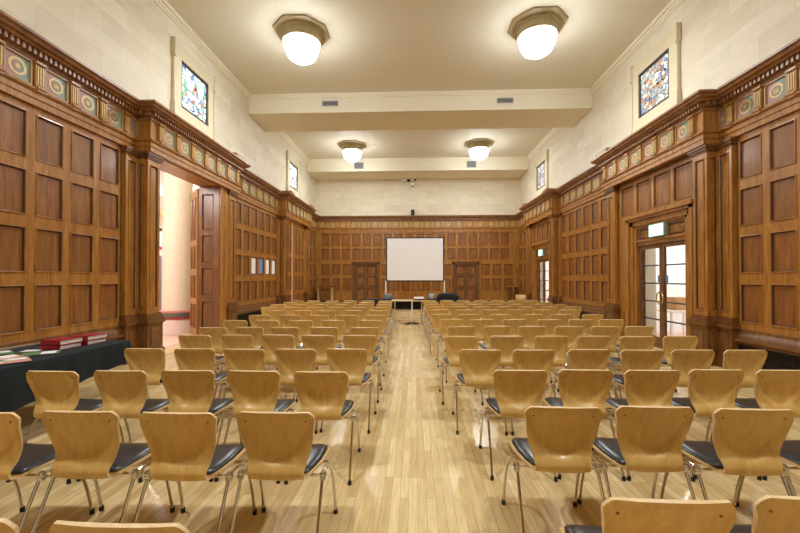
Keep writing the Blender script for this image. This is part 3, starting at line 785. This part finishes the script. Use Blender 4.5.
# air vents
def vent(x0, x1, z0, z1, yf, label):
    b = MB(); F = lambda u, d, z: (u, yf - d, z)
    b.box(x0, x1, 0, 0.004, z0, z1, 0, F)
    o = b.build('air_vent', M['grille'], smooth=False); tag(o, label, 'air vent', 'air vents on the ceiling beams')
    f = MB()
    for q in ((x0, x1, z0, z0 + 0.02), (x0, x1, z1 - 0.02, z1), (x0, x0 + 0.02, z0, z1), (x1 - 0.02, x1, z0, z1)): f.box(q[0], q[1], 0, 0.02, q[2], q[3], 0, F)
    f.build('vent_frame', M['grey'], o, smooth=False)
    s_ = MB(); z = z0 + 0.035
    while z < z1 - 0.03: s_.box(x0 + 0.02, x1 - 0.02, 0.003, 0.014, z, z + 0.012, 0, F); z += 0.028
    s_.build('vent_slat', M['grey'], o, smooth=False)
vent(-3.01, -2.51, 6.98, 7.13, 12.03, 'grey slatted vent on the nearer beam, left one')
vent(2.47, 2.97, 6.98, 7.13, 12.03, 'grey slatted vent on the nearer beam, right one')
vent(-3.06, -2.60, 6.88, 7.20, 18.74, 'grey slatted vent on the far beam, left one')
vent(2.43, 2.88, 6.88, 7.20, 18.74, 'grey slatted vent on the far beam, right one')

# ------------------------------------------------------------------ chairs
def lerp_table(tab, x):
    if x <= tab[0][0]: return tab[0][1]
    for (a, va), (b, vb) in zip(tab, tab[1:]):
        if x <= b:
            t = (x - a) / (b - a); t = t * t * (3 - 2 * t) if False else t
            return va + (vb - va) * t
    return tab[-1][1]
def catmull(pts, n):
    out = []; P_ = [pts[0]] + list(pts) + [pts[-1]]
    for i in range(1, len(P_) - 2):
        p0, p1, p2, p3 = [Vector(q) for q in P_[i - 1:i + 3]]
        for k in range(n):
            t = k / n
            out.append(0.5 * ((2 * p1) + (-p0 + p2) * t + (2 * p0 - 5 * p1 + 4 * p2 - p3) * t * t + (-p0 + 3 * p1 - 3 * p2 + p3) * t ** 3))
    out.append(Vector(pts[-1])); return out
# centre line of the ply shell (y forward, z, half width, edge wrap)
CL = [(0.475, 0.405, 0.160, 0.0), (0.470, 0.428, 0.185, 0.0), (0.440, 0.445, 0.212, 0.004), (0.360, 0.450, 0.220, 0.010), (0.260, 0.444, 0.214, 0.014),
      (0.170, 0.436, 0.190, 0.014), (0.100, 0.432, 0.165, 0.010), (0.056, 0.444, 0.156, 0.008), (0.040, 0.476, 0.154, 0.010), (0.048, 0.512, 0.159, 0.014), (0.066, 0.552, 0.168, 0.020),
      (0.064, 0.610, 0.186, 0.024), (0.048, 0.680, 0.200, 0.024), (0.028, 0.740, 0.209, 0.022), (0.012, 0.782, 0.214, 0.022),
      (0.005, 0.800, 0.2115, 0.020), (0.002, 0.812, 0.206, 0.018), (0.000, 0.8195, 0.196, 0.016), (-0.002, 0.824, 0.180, 0.014)]
def shell_grid(nt=18, ns=5):
    c = catmull([(a, b, w0) for a, b, w0, _ in CL], ns); wr = catmull([(w_, 0, 0) for *_, w_ in CL], ns)
    c = [Vector((p.x, p.y if p.y < 0.5 else 0.5 + (p.y - 0.5) * 0.962, p.z)) for p in c]
    G = []
    for i, p in enumerate(c):
        a, b = c[max(0, i - 1)], c[min(len(c) - 1, i + 1)]
        tn = Vector((0, b.x - a.x, b.y - a.y)).normalized()
        nr = Vector((0, tn.z, -tn.y))           # towards the sitter (front / up)
        if nr.y < 0 and nr.z < 0: nr = -nr
        row = []
        for k in range(nt + 1):
            t = -1 + 2 * k / nt
            q = Vector((t * p.z, p.x, p.y)) + nr * (wr[i].x * abs(t) ** 2.2)
            # dished back: ply steps forward above a curved crease
            if 0.5 < p.y and i > len(c) * 0.45:
                za = 0.528 + 0.24 * (abs(t)) ** 2.6
                q += nr * 0.022 * (1 / (1 + math.exp(-(q.z - za) / 0.010)))
            row.append(q)
        # gentle crown towards the top edge
        if i > len(c) * 0.5:
            kk = min(1.0, max(0.0, (p.y - 0.60) / 0.20)); kk = kk * kk * (3 - 2 * kk)
            for q in row: q.z -= 0.011 * kk * (q.x / 0.21) ** 2
        G.append(row)
    return G
def chair_shell():
    G = shell_grid(); n = len(G); m = len(G[0]); th = 0.013
    N = []
    for i in range(n):
        r = []
        for j in range(m):
            du = G[i][min(j + 1, m - 1)] - G[i][max(j - 1, 0)]; dv = G[min(i + 1, n - 1)][j] - G[max(i - 1, 0)][j]
            r.append(du.cross(dv).normalized())
        N.append(r)
    mb = MB()
    A = [G[i][j] + N[i][j] * th / 2 for i in range(n) for j in range(m)]; B = [G[i][j] - N[i][j] * th / 2 for i in range(n) for j in range(m)]
    mb.v = [tuple(p) for p in A + B]; K = n * m
    for i in range(n - 1):
        for j in range(m - 1):
            a, b, c, d = i * m + j, i * m + j + 1, (i + 1) * m + j + 1, (i + 1) * m + j
            mb.f.append((a, b, c, d)); mb.m.append(0); mb.f.append((K + d, K + c, K + b, K + a)); mb.m.append(0)
    def strip(ids):
        for a, b in zip(ids, ids[1:]): mb.f.append((a, b, K + b, K + a)); mb.m.append(1)
    strip([j for j in range(m)]); strip([(n - 1) * m + j for j in range(m)]); strip([i * m for i in range(n)]); strip([i * m + m - 1 for i in range(n)])
    return mb
def chair_pad():
    mb = MB(); nx, ny = 14, 12
    def top(y):
        tab = [(0.10, 0.437), (0.17, 0.438), (0.26, 0.447), (0.36, 0.453), (0.44, 0.449), (0.46, 0.440)]; return lerp_table(tab, y)
    def hw(y):
        tab = [(0.11, 0.150), (0.17, 0.180), (0.26, 0.203), (0.36, 0.208), (0.42, 0.204), (0.455, 0.180)]; return lerp_table(tab, y)
    V = []
    for i in range(ny + 1):
        s = i / ny; y = 0.115 + 0.342 * s; sy = abs(2 * s - 1)
        for j in range(nx + 1):
            t = -1 + 2 * j / nx
            hgt = 0.026 * (1 - abs(t) ** 5) ** 0.5 * (1 - sy ** 6) ** 0.5
            V.append((t * hw(y), y, top(y) + 0.014 * abs(t) ** 2.2 + 0.005 + hgt))
    K = len(V)
    V += [(x, y, top(y) + 0.012 * abs(-1 + 2 * (q % (nx + 1)) / nx) ** 2.2 + 0.002) for q, (x, y, z) in enumerate(V)]
    mb.v = V; m = nx + 1
    for i in range(ny):
        for j in range(nx):
            a, b, c, d = i * m + j, i * m + j + 1, (i + 1) * m + j + 1, (i + 1) * m + j
            mb.f.append((a, b, c, d)); mb.m.append(0); mb.f.append((K + d, K + c, K + b, K + a)); mb.m.append(0)
    def strip(ids):
        for a, b in zip(ids, ids[1:]): mb.f.append((a, b, K + b, K + a)); mb.m.append(0)
    strip([j for j in range(m)]); strip([ny * m + j for j in range(m)]); strip([i * m for i in range(ny + 1)]); strip([i * m + m - 1 for i in range(ny + 1)])
    return mb
def leg_pts(s, front):
    if front: return [tuple(p) for p in catmull([(s * 0.230, 0.155, 0.425), (s * 0.232, 0.235, 0.425), (s * 0.234, 0.335, 0.390), (s * 0.236, 0.405, 0.30), (s * 0.238, 0.455, 0.17), (s * 0.240, 0.49, 0.02)], 3)]
    return [tuple(p) for p in catmull([(s * 0.232, 0.20, 0.427), (s * 0.233, 0.160, 0.424), (s * 0.234, 0.135, 0.395), (s * 0.236, 0.04, 0.21), (s * 0.240, -0.055, 0.02)], 3)]
def make_chair():
    r = empty('stacking_chair')
    chair_shell().build('seat_shell', [M['beech'], M['beech_edge']], r, sharp=50)
    chair_pad().build('seat_pad', M['vinyl'], r, sharp=70)
    for s in (-1, 1):
        for fr in (True, False):
            b = MB(); pts = leg_pts(s, fr); b.tube(pts, 0.0095, 8); lg = b.build('leg', M['chrome'], r)
            x, y, z = pts[-1]; c = MB(); c.lathe([(0.014, 0.0), (0.014, 0.022), (0.011, 0.035)], (x, y), 10); c.build('foot_cap', M['rubber'], lg)
        b = MB(); b.lathe([(0.016, 0.395), (0.019, 0.40), (0.019, 0.435), (0.014, 0.445)], (s * 0.238, 0.150), 10); b.box(s * 0.238 - 0.019, s * 0.238 + 0.019, 0.13, 0.17, 0.405, 0.418)
        b.build('linking_bracket', M['chrome'], r)
    b = MB()
    for y, z in ((0.155, 0.420), (0.33, 0.415)): b.tube([(-0.225, y, z), (0.225, y, z)], 0.009, 8)
    b.build('cross_bar', M['chrome'], r)
    Gs = shell_grid()
    for s in (-1, 1):
        b = MB()
        best = min((q for row in Gs[len(Gs) // 2:] for q in row), key=lambda q: abs(q.x - s * 0.165) + abs(q.z - 0.768))
        b.rings([[(best.x + 0.006 * math.cos(2 * PI * k / 8), best.y - y_, best.z + 0.006 * math.sin(2 * PI * k / 8)) for k in range(8)] for y_ in (0.0, 0.0095)])
        b.build('screw_cap', M['cornice'], r)
    return r
proto = make_chair(); proto_used = False
def copy_tree(o, parent=None, lean=False):
    c = o.copy(); COL.objects.link(c); c.parent = parent
    for ch in o.children:
        if lean and ch.name.split('.')[0] in ('foot_cap', 'screw_cap'): continue
        copy_tree(ch, c, lean)
    return c
ORD = ['nearest', 'second', 'third', 'fourth', 'fifth', 'sixth', 'seventh', 'eighth', 'ninth', 'tenth', 'eleventh', 'twelfth', 'thirteenth']
SEAT = ['beside the aisle', 'second from the aisle', 'third from the aisle', 'fourth from the aisle', 'fifth from the aisle', 'sixth from the aisle', 'seventh from the aisle']
def far(start, n, pitch=0.555, sg=-1): return [sg * (start + pitch * i) for i in range(n)]
LEFT = [(1.11, [-0.97, -1.51]), (2.08, [-0.84, -1.37, -1.92, -2.43]), (2.99, [-0.81, -1.35, -1.86, -2.40, -2.91]), (3.93, [-0.78, -1.30, -1.81, -2.32, -2.82]),
        (4.86, [-0.78, -1.31, -1.81, -2.33, -2.82]), (5.62, [-0.82, -1.42, -2.00, -2.52, -3.04]), (6.55, [-0.85, -1.49, -2.03, -2.63, -3.15]),
        (7.44, [-0.84, -1.39, -1.96, -2.52, -3.10]), (8.55, [-0.89, -1.44, -2.06, -2.59, -3.19]), (9.45, far(0.90, 6)), (10.35, far(0.93, 6, 0.57)), (11.25, far(0.97, 6)), (12.15, [-1.02, -1.57, -2.13, -2.69, -3.28, -3.82])]
RIGHT = [(1.31, [0.76, 1.25]), (2.22, [0.76, 1.28, 1.81, 2.33]), (3.10, [0.75, 1.27, 1.79, 2.29, 2.80]), (3.96, [0.58, 1.12, 1.69, 2.21, 2.71, 3.22]),
         (4.85, [0.50, 1.07, 1.63, 2.16, 2.67, 3.23]), (5.82, [0.62, 1.16, 1.68, 2.23, 2.76, 3.27]), (6.78, [0.56, 1.10, 1.67, 2.26, 2.80, 3.34]),
         (7.70, [0.46, 1.00, 1.63, 2.25, 2.82, 3.45]), (8.78, far(0.47, 6, 0.585, 1)), (9.70, far(0.45, 7, 0.57, 1)), (10.60, far(0.43, 7, 0.57, 1)), (11.5, far(0.42, 7, 0.56, 1)), (12.43, [0.40, 0.94, 1.47, 2.03, 2.58, 3.12, 3.66])]
rc = random.Random(11)
for side, rows in (('left', LEFT), ('right', RIGHT)):
    for ri, (y, xs) in enumerate(rows):
        xs = list(xs)
        for q in range(1, len(xs)):
            if abs(xs[q]) - abs(xs[q - 1]) < 0.522: xs[q] = math.copysign(abs(xs[q - 1]) + 0.522, xs[q])
        for ci, x in enumerate(xs):
            c = proto if not proto_used else copy_tree(proto, None, ri > 6)
            proto_used = True
            slope = (abs(x) - 0.8) * (-0.03 if side == 'left' else 0.03)
            c.location = (x, y - (0.04 if ri else 0.015) + slope + rc.uniform(-0.02, 0.02), 0.0); c.rotation_euler = (0, 0, rc.uniform(-0.02, 0.02) + 0.0)
            if ri > 6: row = 'last' if ri == 12 else ('second to last' if ri == 11 else ORD[ri])
            else: row = ORD[ri]
            lab = 'beech chair %s, %s row%s, %s block' % (SEAT[ci], row, '' if row in ('last', 'nearest', 'second to last') else ' from the camera', side)
            tag(c, lab, 'chair', 'beech chairs of the %s block' % side)
# stray pale chair by the far side table
for k in range(1):
    c = copy_tree(proto, None, True); c.location = (4.42, 16.6, 0); c.rotation_euler = (0, 0, PI * 0.93)
    tag(c, 'lone chair beside the narrow table in the far right corner', 'chair'); del c['group']

# ------------------------------------------------------------------ projection screen
r = empty('projection_screen', (-0.08, 17.5, 0)); tag(r, 'white portable projection screen on two legs before the far wall', 'projection screen')
b = MB(); b.box(-1.27, 1.27, -0.012, 0.0, 1.42, 3.34); b.build('screen_fabric', M['screen'], r, smooth=False)
b = MB()
for q in ((-1.32, 1.32, 1.37, 1.42), (-1.32, 1.32, 3.34, 3.38), (-1.32, -1.27, 1.42, 3.34), (1.27, 1.32, 1.42, 3.34)): b.box(q[0], q[1], -0.02, 0.03, q[2], q[3])
b.build('screen_frame', M['black'], r, smooth=False)
for s in (-1, 1):
    b = MB(); b.box(s * 1.33 - 0.03, s * 1.33 + 0.03, 0.0, 0.05, 0.03, 1.42); b.box(s * 1.33 - 0.03, s * 1.33 + 0.03, -0.45, 0.45, 0.0, 0.04); b.build('leg', M['white'], r, smooth=False)

# projector table with projector
r = empty('projector_table', (-0.27, 13.25, 0)); tag(r, 'narrow table at the aisle end with a thin top and black apron', 'table')
b = MB(); b.box(-0.62, 0.50, -0.30, 0.30, 0.745, 0.775); bevel(b.build('table_top', M['pale_wood'], r, smooth=False))
b = MB(); b.box(-0.56, 0.46, 0.10, 0.13, 0.44, 0.745); b.build('apron', M['black'], r, smooth=False)
for x in (-0.5, 0.42):
    b = MB(); b.box(x - 0.02, x + 0.02, -0.02, 0.02, 0.04, 0.745); b.box(x - 0.02, x + 0.02, -0.28, 0.28, 0.0, 0.04); b.build('leg', M['chrome'], r, smooth=False)
b = MB(); b.box(-0.5, 0.42, -0.012, 0.012, 0.40, 0.43); b.build('cross_bar', M['chrome'], r, smooth=False)
r = empty('microphone_stand', (-0.18, 12.75, 0)); tag(r, 'slim chrome floor stand in the aisle before the projector table', 'stand')
b = MB(); b.tube([(0, 0, 0.02), (0, 0, 0.80)], 0.02); b.build('pole', M['white'], r)
for k in range(5):
    a = 2 * PI * k / 5 + 0.3; b = MB(); b.tube([(0.01 * math.cos(a), 0.01 * math.sin(a), 0.06), (0.26 * math.cos(a), 0.26 * math.sin(a), 0.025)], 0.018, 6); b.build('foot', M['black'], r)
r = empty('projector', (0.05, 13.22, 0.775)); tag(r, 'white and black projector on the right end of the aisle table', 'projector')
b = MB(); b.box(-0.17, 0.17, -0.13, 0.13, 0.02, 0.11); bevel(b.build('projector_body', M['white'], r, smooth=False), 0.015)
b = MB(); b.box(-0.172, 0.172, -0.132, 0.0, 0.015, 0.05); b.build('lower_grille', M['black'], r, smooth=False)
b = MB(); b.rings([[(0.08 + 0.035 * math.cos(2 * PI * k / 12), y, 0.07 + 0.035 * math.sin(2 * PI * k / 12)) for k in range(12)] for y in (0.12, 0.16)]); b.build('lens', M['grey'], r)

# black draped tables with bags, either side of the aisle
def draped(name, x0, x1, y, label):
    r = empty(name, ((x0 + x1) / 2, y, 0)); tag(r, label, 'table'); hx = (x1 - x0) / 2
    b = MB(); b.box(-hx, hx, -0.30, 0.30, 0.715, 0.745); b.build('table_top', M['black'], r, smooth=False)
    b = MB()
    n = 24
    pts = [(-hx - 0.01 + 2 * (hx + 0.01) * k / n, -0.31 - 0.012 * (k % 2)) for k in range(n + 1)]
    b.rings([[(x, yy, 0.75) for x, yy in pts], [(x, yy - 0.01 * (k % 2), 0.42) for k, (x, yy) in enumerate(pts)]], closed=False, caps=(False, False))
    b.box(-hx - 0.01, hx + 0.01, -0.31, 0.31, 0.745, 0.752); b.build('table_cloth', M['black'], r)
    for s in (-1, 1):
        for q in (-1, 1):
            b = MB(); b.tube([(s * (hx - 0.08), q * 0.25, 0), (s * (hx - 0.08), q * 0.25, 0.715)], 0.014); b.build('leg', M['chrome'], r)
draped('draped_table', -2.0, -0.85, 14.3, 'black draped table beyond the left block, beside the aisle')
draped('draped_table', 0.35, 1.75, 14.6, 'black draped table beyond the right block, under the screen edge')
def bag(name, loc, sx, sy, sz, m_, label, handle=True):
    r = empty(name, loc); tag(r, label, 'bag')
    R = []
    for z, k in ((0, 0.92), (0.15, 1.0), (0.55, 0.98), (0.85, 0.80), (1.0, 0.45)):
        R.append([(sx * k * math.copysign(abs(math.cos(a)) ** 0.6, math.cos(a)), sy * k * math.copysign(abs(math.sin(a)) ** 0.6, math.sin(a)), z * sz) for a in [2 * PI * i / 20 + 0.05 for i in range(20)]])
    b = MB(); b.rings(R); b.build('bag_body', m_, r)
    if handle:
        b = MB(); b.tube([(-sx * 0.35, 0, sz * 0.9), (-sx * 0.2, 0, sz * 1.25), (sx * 0.2, 0, sz * 1.25), (sx * 0.35, 0, sz * 0.9)], 0.01, 6); b.build('bag_handle', M['rubber'], r)
bag('shoulder_bag', (-1.08, 14.25, 0.752), 0.17, 0.12, 0.20, mat('grey_blue_canvas', rgb(112, 122, 126), 0.7), 'grey blue bag on the draped table by the screen leg')
bag('holdall', (1.15, 14.55, 0.752), 0.42, 0.16, 0.22, M['black'], 'black holdall lying on the draped table right of the aisle')
bag('camera_bag', (0.54, 14.5, 0.752), 0.12, 0.12, 0.20, M['grey'], 'small grey bag left of the black holdall')

# far side tables
def side_table(x0, x1, y, legs, label, lw, top):
    r = empty('side_table', ((x0 + x1) / 2, y, 0)); tag(r, label, 'table'); hx = (x1 - x0) / 2
    b = MB(); b.box(-hx, hx, -0.28, 0.28, 1.07, 1.115); bevel(b.build('table_top', M[top], r, smooth=False), 0.006)
    for x in legs:
        b = MB(); b.box(x - lw, x + lw, -0.06, 0.06, 0.05, 1.07); b.box(x - lw, x + lw, -0.25, 0.25, 0.0, 0.05); b.build('leg', M['pale_wood'] if top == 'oak_dark' else M['oak_dark'], r, smooth=False)
side_table(-5.25, -4.20, 19.75, (-0.35, 0.36), 'tall dark topped table with pale legs in the far left corner', 0.05, 'oak_dark')
side_table(4.58, 5.12, 19.6, (-0.17, 0.17), 'narrow tall wooden table in the far right corner', 0.09, 'oak')
bag('rucksack', (-4.95, 18.9, 0), 0.30, 0.2, 0.42, M['black'], 'black bag on the floor by the far left corner table')

# ------------------------------------------------------------------ back wall fittings
r = empty('security_camera', (-0.20, YB + 0.03, 6.45)); tag(r, 'small white dome camera high on the end wall', 'camera')
b = MB(); b.lathe([(0.02, 0.05), (0.10, 0.03), (0.115, -0.05), (0.10, -0.08)], (0, -0.16), 20); b.build('camera_housing', M['white'], r)
b = MB(); b.lathe([(0.09, -0.08), (0.075, -0.13), (0.04, -0.16), (0.01, -0.17)], (0, -0.16), 20); b.build('camera_dome', M['grey'], r)
b = MB(); b.tube([(0, 0, 0.02), (0, -0.16, 0.04)], 0.03); b.build('bracket', M['white'], r)
r = empty('ceiling_speaker_bar', (-0.42, YB + 0.02, 6.66)); tag(r, 'white sensor bar with dark joints under the far beam', 'sensor')
b = MB(); b.box(-0.38, -0.08, -0.09, 0.0, -0.03, 0.08); b.box(0.10, 0.30, -0.09, 0.0, -0.03, 0.08); bevel(b.build('sensor_body', M['white'], r, smooth=False), 0.01)
b = MB(); b.box(-0.08, 0.10, -0.08, 0.0, -0.04, 0.06); b.box(0.30, 0.40, -0.08, 0, 0.0, 0.08); b.build('joint', M['black'], r, smooth=False)
r = empty('small_speaker', (-0.20, YB - 0.06, 4.79)); tag(r, 'small black loudspeaker standing on the end wall cornice', 'speaker')
b = MB(); b.box(-0.085, 0.085, -0.08, 0.08, 0.0, 0.32); bevel(b.build('speaker_cabinet', M['black'], r, smooth=False), 0.01)
b = MB(); b.rings([[(0.055 * math.cos(2 * PI * k / 16), y, 0.12 + 0.055 * math.sin(2 * PI * k / 16)) for k in range(16)] for y in (-0.08, -0.086)]); b.build('speaker_cone', M['rubber'], r)

# notices in the left panelling
CC = cols_between(10.98, 14.42, 6, 0.13, 0.03)
for k, (ci, mt, lab) in enumerate(((2, 'paper', 'white notice on the left panelling, nearest of the four'), (3, 'paper_blue', 'blue poster among the notices on the left panelling'),
                        (4, 'paper', 'white notice just beyond the blue poster on the panelling'), (5, 'paper', 'white notice farthest along the left panelling'))):
    a, b_ = CC[ci]; c_ = (a + b_) / 2
    n = MB(); n.box(c_ - 0.165, c_ + 0.165, -0.0238, -0.020, 1.68, 2.18, 0, FL)
    o = tag(n.build('notice', M[mt], smooth=False), lab, 'notice', 'notices on the left panelling')

# ------------------------------------------------------------------ left table with books and leaflets
TX0, TX1 = -4.60, -3.72
def cloth_table(y0, y1, label, drop):
    r = empty('cloth_table', ((TX0 + TX1) / 2, (y0 + y1) / 2, 0)); tag(r, label, 'table', 'draped tables by the left wall')
    hx, hy = (TX1 - TX0) / 2, (y1 - y0) / 2
    b = MB(); b.box(-hx + 0.01, hx - 0.01, -hy + 0.01, hy - 0.01, 0.715, 0.745); b.build('table_top', M['oak_dark'], r, smooth=False)
    # cloth: top sheet plus a hanging skirt with soft folds
    n = 22; loop = []
    def side(ax, ay, bx, by, m):
        for k in range(m): t = k / m; loop.append((ax + (bx - ax) * t, ay + (by - ay) * t))
    side(-hx, -hy, hx, -hy, n // 2); side(hx, -hy, hx, hy, n * 2); side(hx, hy, -hx, hy, n // 2); side(-hx, hy, -hx, -hy, n * 2)
    L = len(loop)
    def ringz(z, g, amp):
        out = []
        for k, (x, y) in enumerate(loop):
            l = math.hypot(x / hx, y / hy); ox = math.copysign(1, x) if abs(abs(x) - hx) < 1e-3 else 0; oy = math.copysign(1, y) if abs(abs(y) - hy) < 1e-3 else 0
            f_ = g + amp * math.sin(k * 1.1) * 0.5 + amp * math.sin(k * 0.37 + 1)
            zz = z
            if z < 0.7: zz = z + drop(y + hy) * (0.7 - z) / 0.38
            out.append((x + ox * f_, y + oy * f_, zz))
        return out
    b = MB(); b.rings([ringz(0.752, -0.004, 0), ringz(0.748, 0.004, 0), ringz(0.735, 0.008, 0), ringz(0.62, 0.012, 0.006), ringz(0.32, 0.015, 0.014)], caps=(True, False)); b.build('table_cloth', M['cloth'], r, sharp=60)
    for sx in (-1, 1):
        for sy in (-1, 1):
            for q in (0, 0.06):
                b = MB(); b.tube([(sx * (hx - 0.12 - q), sy * (hy - 0.2), 0.0), (sx * (hx - 0.12 - q), sy * (hy - 0.2), 0.715)], 0.012); b.build('leg', M['chrome'], r)
cloth_table(3.05, 4.78, 'table under a dark teal cloth with red books, by the left wall', lambda t: 0.10 * t)
cloth_table(1.20, 2.96, 'nearer dark draped table at the left picture edge, under the leaflets', lambda t: 0.0)

def book(x, y, z, rz, th, wd, ln, label):
    r = empty('book', (x, y, z), rz); tag(r, label, 'book', 'red books on the draped table')
    b = MB(); b.box(-ln / 2, ln / 2, -wd / 2, wd / 2, 0, 0.006); b.box(-ln / 2, ln / 2, -wd / 2, wd / 2, th - 0.006, th); b.box(-ln / 2, -ln / 2 + 0.006, -wd / 2, wd / 2, 0, th)
    b.build('cover', M['book_red'], r, smooth=False)
    b = MB(); b.box(-ln / 2 + 0.006, ln / 2 - 0.006, -wd / 2 + 0.006, wd / 2 - 0.006, 0.006, th - 0.006); b.build('page_block', M['paper'], r, smooth=False)
# spines face the wall side, page edges face the chairs
for si, (bx, by, cnt, nm) in enumerate(((-4.08, 4.22, 2, 'nearer'), (-4.04, 4.53, 2, 'farther'))):
    z = 0.753
    for k in range(cnt):
        th = 0.052
        book(bx + 0.012 * (k - 0.5), by, z, PI / 2 + 0.05 * (0.5 - k) - 0.03, th, 0.235, 0.28, 'red book, %s one of the %s pile on the teal cloth' % (('lower', 'upper')[k], nm))
        z += th + 0.001
LF = [(-4.22, 3.98, 0.3, 'leaf_dark', 0.21, 0.30, 'dark green leaflet lying nearest the red books'), (-4.00, 3.90, -0.9, 'leaf_green', 0.21, 0.30, 'pale green leaflet in front of the red books'),
      (-4.42, 3.86, 0.9, 'leaf_green', 0.21, 0.28, 'green leaflet towards the wall on the draped table'), (-3.88, 3.52, 0.9, 'leaf_pink', 0.21, 0.30, 'pinkish leaflet at the table edge nearest the chairs'),
      (-4.12, 3.60, -0.4, 'leaf_pink', 0.21, 0.30, 'pinkish leaflet in the middle of the draped table'), (-3.96, 3.36, 0.4, 'paper', 0.21, 0.30, 'white leaflet among the pink ones at the left edge'),
      (-4.36, 3.58, 0.3, 'leaf_pink', 0.21, 0.3, 'pinkish leaflet on the draped table, nearest the wall')]
for k, (x, y, rz, mt, a, b2, lab) in enumerate(LF):
    b = MB(); b.box(-a / 2, a / 2, -b2 / 2, b2 / 2, 0, 0.003); o = b.build('leaflet', M[mt], smooth=False); o.location = (x, y, 0.753 + 0.0035 * k); o.rotation_euler = (0, 0, rz)
    tag(o, lab, 'leaflet', 'leaflets on the draped tables')
    b = MB(); b.box(-a / 2 + 0.02, a / 2 - 0.02, 0.0, b2 / 2 - 0.03, 0.003, 0.0033); b.build('printed_picture', M['paper' if mt != 'paper' else 'leaf_green'], o, smooth=False)
